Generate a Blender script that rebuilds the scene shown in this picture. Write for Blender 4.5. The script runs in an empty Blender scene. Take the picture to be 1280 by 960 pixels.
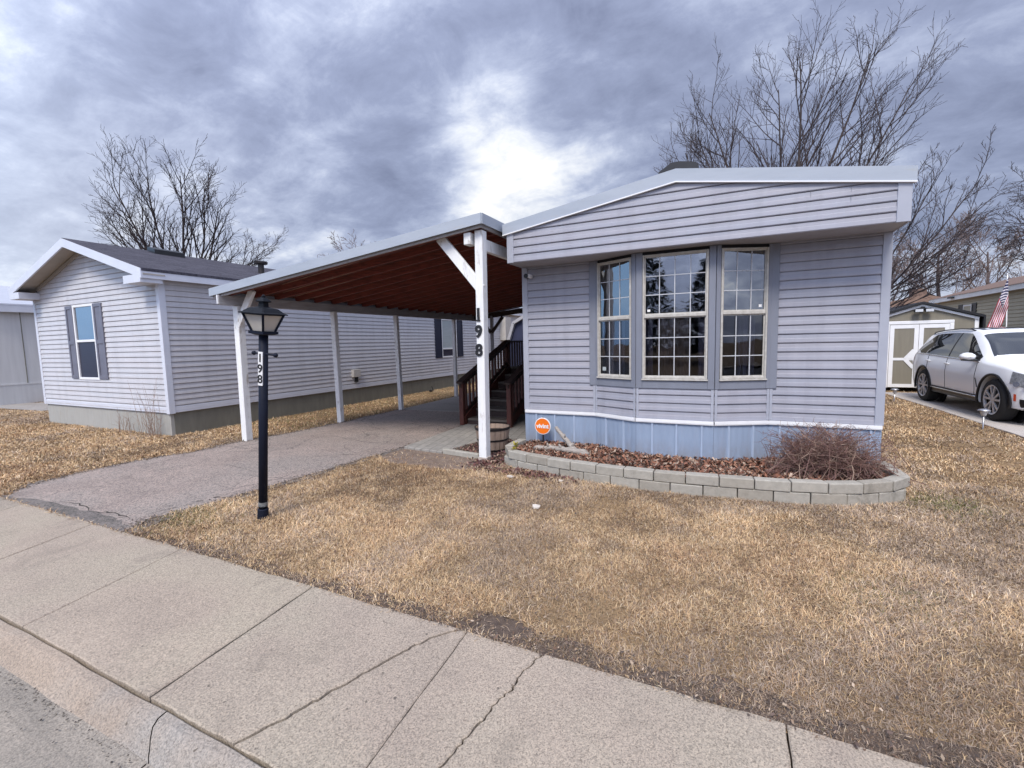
import bpy, bmesh, math, random
import numpy as np
from mathutils import Vector, Matrix
R = math.radians
rng = random.Random(7)
scene = bpy.context.scene
C = scene.collection

# ------------------------------------------------------------------ materials
def nodes_of(name):
    m = bpy.data.materials.new(name); m.use_nodes = True
    nt = m.node_tree
    return m, nt, nt.nodes['Principled BSDF']

def N(nt, typ, **kw):
    n = nt.nodes.new(typ)
    for k, v in kw.items():
        if k in n.inputs.keys(): n.inputs[k].default_value = v
        else: setattr(n, k, v)
    return n

def ramp(nt, fac, stops):
    n = nt.nodes.new('ShaderNodeValToRGB')
    while len(n.color_ramp.elements) < len(stops): n.color_ramp.elements.new(0.5)
    for e, (p, c) in zip(n.color_ramp.elements, stops):
        e.position = p; e.color = (*c, 1) if len(c) == 3 else c
    nt.links.new(fac, n.inputs[0])
    return n

def coords(nt, scale=(1, 1, 1), rot=(0, 0, 0)):
    t = nt.nodes.new('ShaderNodeTexCoord'); mp = nt.nodes.new('ShaderNodeMapping')
    mp.inputs['Scale'].default_value = scale; mp.inputs['Rotation'].default_value = rot
    nt.links.new(t.outputs['Object'], mp.inputs[0])
    return mp.outputs[0]

def mixc(nt, fac, a, b, mode='MIX'):
    n = nt.nodes.new('ShaderNodeMix'); n.data_type = 'RGBA'; n.blend_type = mode
    if isinstance(fac, float): n.inputs[0].default_value = fac
    else: nt.links.new(fac, n.inputs[0])
    for i, v in ((6, a), (7, b)):
        if isinstance(v, tuple): n.inputs[i].default_value = (*v, 1)
        else: nt.links.new(v, n.inputs[i])
    return n.outputs[2]

def noise(nt, vec, scale, detail=4, rough=.55, dist=0):
    n = N(nt, 'ShaderNodeTexNoise'); n.inputs['Scale'].default_value = scale
    n.inputs['Detail'].default_value = detail; n.inputs['Roughness'].default_value = rough
    n.inputs['Distortion'].default_value = dist
    nt.links.new(vec, n.inputs['Vector'])
    return n.outputs['Fac']

def bump(nt, b, h, strength=.2, dist=.01):
    n = nt.nodes.new('ShaderNodeBump'); n.inputs['Strength'].default_value = strength; n.inputs['Distance'].default_value = dist
    nt.links.new(h, n.inputs['Height']); nt.links.new(n.outputs[0], b.inputs['Normal'])

def mul(c, k): return tuple(min(1, x * k) for x in c)

def mat(name, col, col2=None, scale=6, rough=.6, metal=0, stretch=(1, 1, 1), bstr=.1, bscale=80, bdist=.004, dirt=None, dscale=2.5, dpos=(.52, .72), spec=.4, detail=5):
    """two-tone noise colour + optional dirt patches + fine bump"""
    m, nt, b = nodes_of(name)
    v = coords(nt, stretch)
    n1 = noise(nt, v, scale, detail, .6)
    c2 = col2 or mul(col, .82)
    c = ramp(nt, n1, [(.3, c2), (.7, col)]).outputs[0]
    if dirt:
        d = noise(nt, v, dscale, 7, .65, .4)
        c = mixc(nt, ramp(nt, d, [(dpos[0], (0, 0, 0)), (dpos[1], (1, 1, 1))]).outputs[0], c, dirt)
    nt.links.new(c, b.inputs['Base Color'])
    b.inputs['Roughness'].default_value = rough; b.inputs['Metallic'].default_value = metal
    b.inputs['Specular IOR Level'].default_value = spec
    if bstr:
        n2 = noise(nt, v, bscale, 3)
        bump(nt, b, n2, bstr, bdist)
    return m

M = {}
# vinyl siding: streaky weathering + faint grain
def siding_mat(name, col, streak, pink):
    m, nt, b = nodes_of(name)
    v = coords(nt, (1, 1, 1)); vs = coords(nt, (5, 5, .35)); vl = coords(nt, (.5, .5, 9.8))
    c = ramp(nt, noise(nt, vl, 1.6, 2), [(.35, col), (.65, pink)]).outputs[0]
    c = mixc(nt, ramp(nt, noise(nt, vs, 1.2, 6, .62), [(.45, (0, 0, 0)), (.8, (.6, .6, .6))]).outputs[0], c, streak)
    c = mixc(nt, ramp(nt, noise(nt, v, 3.5, 7, .7), [(.56, (0, 0, 0)), (.85, (.5, .5, .5))]).outputs[0], c, mul(streak, .85))
    nt.links.new(c, b.inputs['Base Color']); b.inputs['Roughness'].default_value = .5
    b.inputs['Specular IOR Level'].default_value = .35
    vg = coords(nt, (3, 3, 60)); bump(nt, b, noise(nt, vg, 6, 4), .12, .003)
    return m
M['siding'] = siding_mat('lavender_vinyl', (.30, .308, .36), (.228, .23, .265), (.325, .32, .36))
M['siding_n'] = siding_mat('pale_vinyl', (.505, .505, .53), (.40, .395, .41), (.53, .515, .53))
M['siding_tan'] = siding_mat('tan_vinyl', (.40, .36, .27), (.32, .29, .22), (.42, .38, .28))
M['trim'] = mat('lavender_trim', (.37, .385, .44), (.325, .338, .39), 3, .5, bstr=.05)
M['board'] = mat('painted_board', (.20, .215, .26), (.175, .187, .225), 5, .6, stretch=(1, 1, .3), bstr=.1, dirt=(.14, .14, .17), dpos=(.6, .9))
M['skirt'] = mat('blue_skirting', (.27, .335, .445), (.23, .29, .39), 4, .45, stretch=(3, 3, .5), bstr=.03, dirt=(.27, .30, .38), dscale=3, dpos=(.55, .85))
M['skirtrib'] = mat('blue_rib', (.36, .43, .55), (.31, .38, .49), 4, .4, bstr=.02)
M['white'] = mat('white_trim', (.80, .80, .80), (.72, .72, .73), 5, .5, bstr=.04)
M['oldwhite'] = mat('weathered_white_paint', (.80, .80, .79), (.70, .70, .69), 9, .6, stretch=(1.5, 1.5, .5), bstr=.2, dirt=(.40, .36, .31), dscale=6, dpos=(.57, .70))
M['cream'] = mat('cream_aluminium', (.52, .50, .46), (.38, .36, .32), 20, .5, bstr=.05, dirt=(.36, .30, .22), dscale=14, dpos=(.62, .8))
M['muntin'] = mat('white_muntin', (.52, .53, .55), None, 8, .4, bstr=0)
M['fascia'] = mat('pale_metal_fascia', (.37, .405, .455), (.32, .355, .405), 2.5, .42, stretch=(.6, .6, 3), bstr=.02, dirt=(.36, .36, .34), dscale=5, dpos=(.62, .82), spec=.5)
M['greyfascia'] = mat('fascia_white_n', (.62, .64, .70), (.56, .58, .64), 3, .5, bstr=.02)
M['soffit'] = mat('grey_soffit', (.36, .35, .37), (.30, .29, .31), 4, .6, bstr=.05)
M['soffit_n'] = mat('beige_soffit', (.42, .38, .34), (.36, .33, .29), 4, .6, bstr=.05)
M['dark'] = mat('dark_gap', (.015, .015, .018), None, 5, .8, bstr=0)
M['black'] = mat('black_plastic', (.02, .02, .022), None, 8, .4, bstr=.03)
M['redwood'] = mat('red_stained_wood', (.25, .055, .036), (.09, .027, .021), 7, .65, stretch=(.5, 8, 8), bstr=.2, dirt=(.30, .22, .18), dscale=4.5, dpos=(.66, .76))
M['reddeck'] = mat('red_roof_deck', (.16, .042, .03), (.045, .018, .015), 2.5, .7, stretch=(1, 3, 1), bstr=.2, dirt=(.26, .17, .13), dscale=3.5, dpos=(.64, .74))
M['beamgrey'] = mat('weathered_beam', (.42, .41, .42), (.30, .29, .29), 6, .7, stretch=(6, .5, 6), bstr=.2, dirt=(.22, .19, .17), dpos=(.6, .8))
M['stain'] = mat('dark_red_stain', (.105, .032, .022), (.06, .02, .016), 8, .55, stretch=(3, 3, .6), bstr=.15, dirt=(.16, .08, .05), dpos=(.6, .8))
M['brownstain'] = mat('dark_brown_stain', (.05, .03, .024), (.03, .018, .015), 8, .6, stretch=(3, 3, .6), bstr=.15)
M['tread'] = mat('worn_step', (.13, .11, .092), (.075, .062, .052), 6, .7, stretch=(.6, 6, 6), bstr=.2)
M['foundation'] = mat('grey_skirting_n', (.40, .395, .365), (.33, .325, .30), 3, .75, stretch=(6, 6, .5), bstr=.1, dirt=(.30, .28, .24), dscale=3)
M['foundation_g'] = mat('olive_skirting', (.205, .20, .165), (.165, .16, .132), 3, .75, stretch=(3, 3, .7), bstr=.1)
M['shutter'] = mat('grey_shutter', (.16, .16, .20), (.13, .13, .165), 5, .5, bstr=.05)
M['navy'] = mat('navy_shutter', (.018, .022, .045), None, 5, .5, bstr=.05)
M['lampblack'] = mat('navy_black_paint', (.010, .013, .026), (.007, .009, .018), 10, .6, bstr=.08, bscale=40, dirt=(.045, .042, .04), dscale=9, dpos=(.68, .8), spec=.15)
M['capgreen'] = mat('lantern_cap', (.009, .011, .015), (.006, .007, .01), 12, .6, bstr=.06, spec=.15)
M['milkglass'] = mat('ribbed_lamp_glass', (.52, .49, .44), (.42, .39, .35), 3, .25, bstr=.3, bscale=60, stretch=(1, 1, .2))
M['wallstone'] = mat('concrete_block', (.40, .372, .325), (.31, .29, .255), 16, .85, bstr=.4, bscale=90, bdist=.006, dirt=(.22, .205, .175), dscale=6, dpos=(.55, .75))
_m = M['wallstone']; _nt = _m.node_tree; _b = _nt.nodes['Principled BSDF']; _l = _b.inputs['Base Color'].links[0].from_socket
_oi = _nt.nodes.new('ShaderNodeObjectInfo')
_nt.links.new(mixc(_nt, 1.0, _l, ramp(_nt, _oi.outputs['Random'], [(0, (.84, .82, .78)), (.5, (.94, .94, .92)), (1, (1.0, 1.0, .98))]).outputs[0], 'MULTIPLY'), _b.inputs['Base Color'])
# mud splashed on the lower skirting
_m = M['skirt']; _nt = _m.node_tree; _b = _nt.nodes['Principled BSDF']; _l = _b.inputs['Base Color'].links[0].from_socket
_v = coords(_nt); _s = _nt.nodes.new('ShaderNodeSeparateXYZ'); _nt.links.new(_v, _s.inputs[0])
_mr = _nt.nodes.new('ShaderNodeMapRange'); _nt.links.new(_s.outputs[2], _mr.inputs[0]); _mr.inputs[1].default_value = .12; _mr.inputs[2].default_value = .36; _mr.inputs[3].default_value = .55; _mr.inputs[4].default_value = .0
_nz = ramp(_nt, noise(_nt, coords(_nt, (1, 1, .5)), 9, 7, .7), [(.35, (0, 0, 0)), (.65, (1, 1, 1))]).outputs[0]
_nt.links.new(mixc(_nt, mixc(_nt, 1.0, _mr.outputs[0], _nz, 'MULTIPLY'), _l, (.20, .155, .115)), _b.inputs['Base Color'])
M['soil'] = mat('dark_soil', (.125, .09, .066), (.07, .05, .04), 20, .9, bstr=.8, bscale=60, bdist=.02)
M['bark'] = mat('grey_brown_bark', (.06, .044, .04), (.032, .025, .024), 10, .85, stretch=(3, 3, .6), bstr=.3)
M['twig'] = mat('dark_twig', (.045, .032, .032), (.03, .022, .023), 10, .8, bstr=0)
M['twig_far'] = mat('pale_twig', (.17, .13, .115), (.12, .09, .085), 10, .8, bstr=0)
M['bush'] = mat('red_brown_twig', (.21, .115, .09), (.11, .06, .055), 12, .8, bstr=0)
M['bush2'] = mat('pale_twig_shrub', (.34, .25, .19), (.25, .16, .12), 12, .8, bstr=0)
M['drift'] = mat('silver_driftwood', (.40, .36, .32), (.22, .19, .165), 9, .8, stretch=(2, 2, 9), bstr=.5, bscale=30)
M['barrel'] = mat('barrel_staves', (.42, .31, .23), (.30, .21, .15), 4, .7, stretch=(6, 6, .6), bstr=.2, dirt=(.22, .16, .12), dpos=(.58, .8))
M['hoop'] = mat('rusty_hoop', (.055, .05, .048), (.035, .03, .03), 10, .5, metal=.6, bstr=.1)
M['orange'] = mat('sign_orange', (.80, .17, .01), (.76, .155, .01), 5, .35, bstr=0)
M['signwhite'] = mat('sign_white', (.82, .82, .82), None, 5, .4, bstr=0)
M['carpaint'] = mat('white_car_paint', (.80, .81, .82), (.785, .795, .81), 3, .18, bstr=0, spec=.6)
M['carblack'] = mat('car_black_trim', (.012, .012, .014), None, 5, .4, bstr=0)
M['tyre'] = mat('tyre_rubber', (.02, .02, .021), (.014, .014, .015), 9, .8, bstr=.1)
M['rim'] = mat('grey_alloy', (.55, .55, .57), (.48, .48, .50), 6, .35, metal=.5, bstr=0)
M['rimdark'] = mat('dark_wheel_core', (.03, .03, .032), None, 6, .4, metal=.5, bstr=0)
M['chrome'] = mat('chrome', (.72, .72, .73), None, 6, .2, metal=1, bstr=0)
M['lampglass'] = mat('headlight_glass', (.30, .31, .33), (.10, .105, .115), 22, .1, bstr=0, spec=.8)
M['amber'] = mat('amber_marker', (.65, .08, .02), None, 6, .3, bstr=0)
M['shed'] = mat('khaki_shed_board', (.225, .205, .16), (.19, .172, .135), 3, .75, stretch=(4, 4, .5), bstr=.1)
M['brownroof'] = mat('brown_shingle', (.20, .13, .10), (.13, .088, .072), 12, .85, bstr=.3, bscale=30)
M['rustroof'] = mat('rust_roof', (.24, .16, .12), (.19, .125, .10), 4, .8, bstr=.2)
M['tealdark'] = mat('dark_blue_shed', (.03, .035, .075), (.024, .028, .06), 4, .6, bstr=.05)
M['metalroof'] = mat('grey_metal_roof', (.44, .46, .52), (.38, .40, .46), 3, .4, stretch=(4, .4, 1), bstr=.03)
M['greywall'] = mat('grey_panel_wall', (.56, .56, .56), (.49, .49, .49), 2, .6, stretch=(6, 6, .4), bstr=.05)
M['needle'] = mat('dark_needles', (.035, .055, .035), (.02, .03, .02), 6, .7, bstr=0)
M['red'] = mat('flag_red', (.36, .018, .04), None, 9, .7, bstr=0)
M['flagwhite'] = mat('flag_white', (.70, .64, .66), None, 9, .7, bstr=0)
M['canton'] = mat('flag_blue', (.02, .022, .075), None, 9, .7, bstr=0)
M['steel'] = mat('brushed_steel', (.50, .50, .52), (.40, .40, .42), 12, .35, metal=.8, bstr=.05)
M['clear'] = mat('lamp_lens', (.62, .64, .66), (.45, .46, .48), 40, .15, bstr=0)
M['yellow'] = mat('yellow_green_leaf', (.42, .34, .03), (.25, .22, .03), 25, .6, bstr=.1)
M['cableblack'] = M['black']
M['beigebox'] = mat('beige_box', (.50, .47, .43), None, 5, .5, bstr=0)
M['crack'] = mat('crack_dirt', (.05, .042, .036), (.03, .026, .022), 30, .95, bstr=0)
M['seam'] = mat('pale_seam', (.42, .27, .20), (.25, .15, .11), 8, .7, stretch=(.5, 6, 6), bstr=.1)
M['paper'] = mat('white_scrap', (.58, .53, .47), (.44, .39, .34), 20, .7, bstr=.2)

def glass_mat(name, base, ior, rough=.02, wav=.006):
    m, nt, b = nodes_of(name)
    b.inputs['Base Color'].default_value = (*base, 1); b.inputs['Roughness'].default_value = rough
    b.inputs['IOR'].default_value = ior
    v = coords(nt); bump(nt, b, noise(nt, v, 2.2, 2), .25, wav)
    return m
def see_glass(name, ior, tint, wav):
    m, nt, b = nodes_of(name)
    out = nt.nodes['Material Output']; nt.nodes.remove(b)
    v = coords(nt); bp = nt.nodes.new('ShaderNodeBump'); bp.inputs['Strength'].default_value = .3; bp.inputs['Distance'].default_value = wav
    nt.links.new(noise(nt, v, 2.6, 2), bp.inputs['Height'])
    fr = nt.nodes.new('ShaderNodeFresnel'); fr.inputs['IOR'].default_value = ior
    gl = nt.nodes.new('ShaderNodeBsdfGlossy'); gl.inputs['Roughness'].default_value = .015; gl.inputs['Color'].default_value = (.95, .97, 1, 1)
    tr = nt.nodes.new('ShaderNodeBsdfTransparent'); tr.inputs['Color'].default_value = (*tint, 1)
    for n_ in (fr, gl): nt.links.new(bp.outputs[0], n_.inputs['Normal'])
    mx = nt.nodes.new('ShaderNodeMixShader'); nt.links.new(fr.outputs[0], mx.inputs[0]); nt.links.new(tr.outputs[0], mx.inputs[1]); nt.links.new(gl.outputs[0], mx.inputs[2])
    nt.links.new(mx.outputs[0], out.inputs['Surface'])
    return m
M['seeglass'] = see_glass('bay_glass', 2.5, (.62, .64, .66), .007)
M['seeglass_low'] = see_glass('bay_glass_screened', 1.55, (.62, .62, .66), .006)
M['curtain'] = mat('tan_curtain', (.66, .54, .38), (.46, .36, .25), 3, .85, stretch=(14, 14, .4), bstr=.05)
M['sheer'] = mat('grey_curtain', (.55, .55, .60), (.38, .38, .43), 3, .85, stretch=(16, 16, .4), bstr=.05)
M['room'] = mat('room_wall', (.30, .28, .26), (.24, .22, .21), 2, .8, bstr=0)
M['glass'] = glass_mat('window_glass', (.018, .018, .03), 2.15)
M['glass_low'] = glass_mat('window_screened', (.055, .05, .065), 1.65, .06)
M['glass_n'] = glass_mat('window_glass_bright', (.02, .03, .05), 3.2)
M['screen'] = glass_mat('insect_screen', (.03, .03, .05), 1.3, .4)
M['carglass'] = glass_mat('car_glass', (.012, .014, .016), 1.9, .01, 0)
M['blind'] = mat('pale_blind', (.42, .46, .46), (.33, .37, .37), 3, .5, stretch=(1, 1, 14), bstr=.1)

# shingles: brick pattern in the roof plane
def shingle_mat():
    m, nt, b = nodes_of('grey_shingle')
    v = coords(nt, (1, 1, 1), (0, 0, R(90)))
    br = N(nt, 'ShaderNodeTexBrick'); nt.links.new(v, br.inputs['Vector'])
    br.inputs['Scale'].default_value = 1; br.inputs['Brick Width'].default_value = .28; br.inputs['Row Height'].default_value = .14
    br.inputs['Mortar Size'].default_value = .006; br.inputs['Color1'].default_value = (.042, .044, .060, 1)
    br.inputs['Color2'].default_value = (.078, .078, .102, 1); br.inputs['Mortar'].default_value = (.03, .03, .036, 1)
    c = mixc(nt, .45, br.outputs[0], ramp(nt, noise(nt, v, 30, 5), [(.3, (.03, .029, .036)), (.7, (.14, .13, .15))]).outputs[0])
    nt.links.new(c, b.inputs['Base Color']); b.inputs['Roughness'].default_value = .95; b.inputs['Specular IOR Level'].default_value = .08
    bump(nt, b, noise(nt, v, 60, 3), .5, .01)
    return m
M['shingle'] = shingle_mat()

# exposed-aggregate concrete
def concrete_mat(name, a, b_, spk, dark, grey=None, vsc=210, k1=.55, k2=.55, cracked=False, stretch=(1, 1, 1)):
    m, nt, b = nodes_of(name)
    v = coords(nt); vst = coords(nt, stretch)
    c = ramp(nt, noise(nt, vst, 1.6, 6, .6), [(.3, b_), (.7, a)]).outputs[0]
    if grey: c = mixc(nt, ramp(nt, noise(nt, vst, .8, 4, .6, .3), [(.45, (0, 0, 0)), (.62, (1, 1, 1))]).outputs[0], c, grey)
    vo = N(nt, 'ShaderNodeTexVoronoi'); vo.inputs['Scale'].default_value = vsc; nt.links.new(v, vo.inputs['Vector'])
    sp = ramp(nt, vo.outputs['Color'], [(.12, dark), (.45, (.5, .5, .5)), (.9, spk)]).outputs[0]
    c = mixc(nt, k1, c, sp, 'OVERLAY')
    sp2 = ramp(nt, noise(nt, v, 95, 3, .7), [(.3, (.25, .25, .25)), (.5, (.5, .5, .5)), (.72, (.72, .7, .68))]).outputs[0]
    c = mixc(nt, k2, c, sp2, 'OVERLAY')
    st = ramp(nt, noise(nt, vst, 2.2, 8, .7, .6), [(.56, (0, 0, 0)), (.76, (.6, .6, .6))]).outputs[0]
    c = mixc(nt, st, c, mul(b_, .6))
    pit = ramp(nt, noise(nt, v, 30, 2, .5), [(.71, (0, 0, 0)), (.76, (1, 1, 1))]).outputs[0]
    c = mixc(nt, pit, c, mul(b_, .45))
    if cracked:
        wn = N(nt, 'ShaderNodeTexNoise'); wn.inputs['Scale'].default_value = 2.5; wn.inputs['Detail'].default_value = 6; nt.links.new(v, wn.inputs['Vector'])
        wv = nt.nodes.new('ShaderNodeMix'); wv.data_type = 'VECTOR'; wv.inputs[0].default_value = .22
        nt.links.new(v, wv.inputs[4]); nt.links.new(wn.outputs['Color'], wv.inputs[5])
        ve = N(nt, 'ShaderNodeTexVoronoi'); ve.feature = 'DISTANCE_TO_EDGE'; ve.inputs['Scale'].default_value = 2.6; nt.links.new(wv.outputs[1], ve.inputs['Vector'])
        ln = ramp(nt, ve.outputs['Distance'], [(.0, (1, 1, 1)), (.028, (0, 0, 0))]).outputs[0]
        mk = ramp(nt, noise(nt, v, .9, 4), [(.45, (0, 0, 0)), (.60, (.85, .85, .85))]).outputs[0]
        c = mixc(nt, mixc(nt, 1.0, ln, mk, 'MULTIPLY'), c, (.085, .072, .066))
    nt.links.new(c, b.inputs['Base Color']); b.inputs['Roughness'].default_value = .88
    b.inputs['Specular IOR Level'].default_value = .25
    bump(nt, b, noise(nt, v, 110, 3), .5, .004)
    return m
M['sidewalk'] = concrete_mat('sidewalk_concrete', (.37, .315, .258), (.285, .243, .203), (.74, .70, .66), (.16, .14, .13), (.335, .295, .238))
_m = M['sidewalk']; _nt = _m.node_tree; _b = _nt.nodes['Principled BSDF']; _l = _b.inputs['Base Color'].links[0].from_socket
_oi = _nt.nodes.new('ShaderNodeObjectInfo')
_nt.links.new(mixc(_nt, 1.0, _l, ramp(_nt, _oi.outputs['Random'], [(0, (.86, .86, .85)), (.5, (.97, .96, .95)), (1, (1.0, .985, .96))]).outputs[0], 'MULTIPLY'), _b.inputs['Base Color'])
M['kerb'] = concrete_mat('kerb_concrete', (.335, .275, .218), (.265, .218, .176), (.72, .68, .64), (.18, .16, .15), (.27, .25, .225))
M['gutter'] = concrete_mat('gutter_concrete', (.33, .29, .242), (.17, .155, .135), (.66, .64, .62), (.2, .19, .18), (.15, .145, .135), stretch=(.5, 2.2, 1))
M['asphalt_edge'] = concrete_mat('crumbled_asphalt', (.215, .19, .175), (.14, .125, .115), (.75, .7, .66), (.1, .1, .1), (.12, .11, .10), 80, .7, .8)
M['asphalt'] = concrete_mat('asphalt_drive', (.325, .272, .238), (.225, .19, .17), (.86, .78, .74), (.08, .07, .07), (.25, .22, .198), 95, .6, .7, True)
M['road'] = concrete_mat('road_asphalt', (.075, .072, .07), (.05, .05, .05), (.7, .7, .68), (.2, .2, .2), (.06, .06, .06))
M['pad'] = concrete_mat('parking_pad', (.31, .285, .26), (.26, .24, .22), (.6, .58, .56), (.3, .3, .3))
M['driveR'] = concrete_mat('concrete_drive', (.50, .46, .42), (.43, .40, .37), (.6, .58, .56), (.35, .33, .32))

def paver_mat():
    m, nt, b = nodes_of('grey_plank_paver')
    v = coords(nt, (1, 1, 1), (0, 0, R(90 - 12)))
    br = N(nt, 'ShaderNodeTexBrick'); nt.links.new(v, br.inputs['Vector'])
    br.inputs['Scale'].default_value = 1; br.inputs['Brick Width'].default_value = .6; br.inputs['Row Height'].default_value = .14
    br.inputs['Mortar Size'].default_value = .006; br.inputs['Color1'].default_value = (.30, .28, .25, 1)
    br.inputs['Color2'].default_value = (.24, .225, .205, 1); br.inputs['Mortar'].default_value = (.09, .08, .07, 1)
    c = mixc(nt, .5, br.outputs[0], ramp(nt, noise(nt, v, 12, 6), [(.3, (.17, .16, .145)), (.7, (.36, .33, .29))]).outputs[0])
    nt.links.new(c, b.inputs['Base Color']); b.inputs['Roughness'].default_value = .85
    bump(nt, b, br.outputs['Fac'], -.4, .006)
    return m
M['paver'] = paver_mat()

def lawn_mat(name, tones):
    m, nt, b = nodes_of(name)
    v = coords(nt)
    c = ramp(nt, noise(nt, v, .7, 7, .65, .5), [(.28, tones[0]), (.45, tones[1]), (.62, tones[2]), (.8, tones[3])]).outputs[0]
    f = ramp(nt, noise(nt, v, 55, 5, .7), [(.25, (.22, .2, .18)), (.5, (.5, .5, .5)), (.75, (.8, .76, .68))]).outputs[0]
    c = mixc(nt, .9, c, f, 'OVERLAY')
    nt.links.new(c, b.inputs['Base Color']); b.inputs['Roughness'].default_value = .95
    b.inputs['Specular IOR Level'].default_value = .1
    bump(nt, b, noise(nt, v, 45, 5), .8, .03)
    return m
M['lawn'] = lawn_mat('dry_lawn_soil', [(.12, .092, .062), (.23, .16, .095), (.30, .205, .115), (.26, .175, .10)])
M['ground'] = lawn_mat('far_ground', [(.13, .10, .07), (.2, .15, .1), (.24, .17, .11), (.2, .15, .1)])

def blade_mat(name, attr='tone'):
    m, nt, b = nodes_of(name)
    a = N(nt, 'ShaderNodeAttribute'); a.attribute_name = attr
    nt.links.new(a.outputs['Color'], b.inputs['Base Color'])
    b.inputs['Roughness'].default_value = .8; b.inputs['Specular IOR Level'].default_value = .15
    return m
M['blade'] = blade_mat('dry_grass_blade')
M['chip'] = blade_mat('wood_chip')

# ------------------------------------------------------------------ mesh helpers
class MB:
    def __init__(s): s.v = []; s.f = []; s.m = []
    def add(s, vs, fs, mi=0):
        o = len(s.v); s.v += [tuple(p) for p in vs]
        s.f += [tuple(o + i for i in f) for f in fs]; s.m += [mi] * len(fs)
        return s
    def box(s, x0, x1, y0, y1, z0, z1, mi=0):
        return s.add([(x0,y0,z0),(x1,y0,z0),(x1,y1,z0),(x0,y1,z0),(x0,y0,z1),(x1,y0,z1),(x1,y1,z1),(x0,y1,z1)],
              [(0,3,2,1),(4,5,6,7),(0,1,5,4),(1,2,6,5),(2,3,7,6),(3,0,4,7)], mi)
    def bar(s, a, b, w, h, up=(0, 0, 1), mi=0, w2=None, h2=None):
        """box along a->b; w across, h along up"""
        a = Vector(a); b = Vector(b); d = (b - a).normalized(); up = Vector(up)
        sx = d.cross(up).normalized(); u = sx.cross(d).normalized()
        vs = []
        for p, ww, hh in ((a, w, h), (b, w2 or w, h2 or h)):
            for i, j in ((-1, -1), (1, -1), (1, 1), (-1, 1)): vs.append(p + sx * (i * ww / 2) + u * (j * hh / 2))
        return s.add(vs, [(0,1,2,3),(7,6,5,4),(0,4,5,1),(1,5,6,2),(2,6,7,3),(3,7,4,0)], mi)
    def fbox(s, A, B, u0, u1, z0, z1, d0, d1, mi=0):
        """box on a vertical facet A->B (xy), u along, d outward (right-hand side of A->B)"""
        A = Vector((A[0], A[1], 0)); B = Vector((B[0], B[1], 0)); t = (B - A).normalized(); n = Vector((t.y, -t.x, 0))
        P = lambda u, d, z: A + t * u + n * d + Vector((0, 0, z))
        vs = [P(u0,d1,z0),P(u1,d1,z0),P(u1,d0,z0),P(u0,d0,z0),P(u0,d1,z1),P(u1,d1,z1),P(u1,d0,z1),P(u0,d0,z1)]
        return s.add(vs, [(0,3,2,1),(4,5,6,7),(0,1,5,4),(1,2,6,5),(2,3,7,6),(3,0,4,7)], mi)
    def prism(s, poly, off, mi=0):
        """closed prism from planar polygon (3D pts, ccw seen from the front) extruded by vector off"""
        n = len(poly); p = [Vector(q) for q in poly]; o = Vector(off)
        vs = p + [q + o for q in p]
        fs = [tuple(range(n)), tuple(reversed(range(n, 2 * n)))] + [(i, i + n, (i + 1) % n + n, (i + 1) % n) for i in range(n)]
        return s.add(vs, fs, mi)
    def tube(s, pts, rad, n=8, caps=True, mi=0):
        pts = [Vector(p) for p in pts]; k = len(pts)
        if not hasattr(rad, '__len__'): rad = [rad] * k
        d0 = (pts[1] - pts[0]).normalized()
        ref = Vector((0, 0, 1)) if abs(d0.z) < .9 else Vector((1, 0, 0))
        vs = []; u = d0.cross(ref).normalized()
        for i, p in enumerate(pts):
            d = (pts[min(i + 1, k - 1)] - pts[max(i - 1, 0)]).normalized()
            u = (u - d * u.dot(d))
            u = u.normalized() if u.length > 1e-6 else d.cross(ref).normalized()
            w = d.cross(u)
            for j in range(n):
                a = 2 * math.pi * j / n
                vs.append(p + (u * math.cos(a) + w * math.sin(a)) * rad[i])
        fs = [(i*n+j, i*n+(j+1)%n, (i+1)*n+(j+1)%n, (i+1)*n+j) for i in range(k-1) for j in range(n)]
        if caps: fs += [tuple(reversed(range(n))), tuple((k-1)*n + j for j in range(n))]
        return s.add(vs, fs, mi)
    def lathe(s, prof, c, n=24, mi=0, ax='z'):
        vs = []
        for r, h in prof:
            for j in range(n):
                a = 2 * math.pi * j / n; x, y = r * math.cos(a), r * math.sin(a)
                if ax == 'z': vs.append((c[0] + x, c[1] + y, c[2] + h))
                elif ax == 'y': vs.append((c[0] + x, c[1] + h, c[2] + y))
                else: vs.append((c[0] + h, c[1] + x, c[2] + y))
        k = len(prof)
        fs = [(i*n+j, i*n+(j+1)%n, (i+1)*n+(j+1)%n, (i+1)*n+j) for i in range(k-1) for j in range(n)]
        return s.add(vs, fs, mi)
    def build(s, name, m, parent=None, smooth=False, bevel=0, segs=1, loc=None, fixn=False):
        me = bpy.data.meshes.new(name); me.from_pydata(s.v, [], s.f)
        ms = m if isinstance(m, (list, tuple)) else [m]
        for q in ms: me.materials.append(q)
        if len(ms) > 1: me.polygons.foreach_set('material_index', s.m)
        if smooth: me.polygons.foreach_set('use_smooth', [True] * len(me.polygons))
        if fixn:
            bm = bmesh.new(); bm.from_mesh(me); bmesh.ops.recalc_face_normals(bm, faces=bm.faces); bm.to_mesh(me); bm.free()
        me.update()
        o = bpy.data.objects.new(name, me); C.objects.link(o)
        if parent is not None:
            o.parent = parent
            if parent.get('worldparts', 0):
                o.matrix_parent_inverse = Matrix.Translation(-Vector(parent['wloc']))
        if loc: o.location = loc
        if bevel:
            b = o.modifiers.new('b', 'BEVEL'); b.width = bevel; b.segments = segs; b.limit_method = 'ANGLE'; b.angle_limit = R(40)
        return o

def tag(o, label=None, cat=None, group=None, kind=None):
    if label: o['label'] = label
    if cat: o['category'] = cat
    if group: o['group'] = group
    if kind: o['kind'] = kind
    return o

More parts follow.
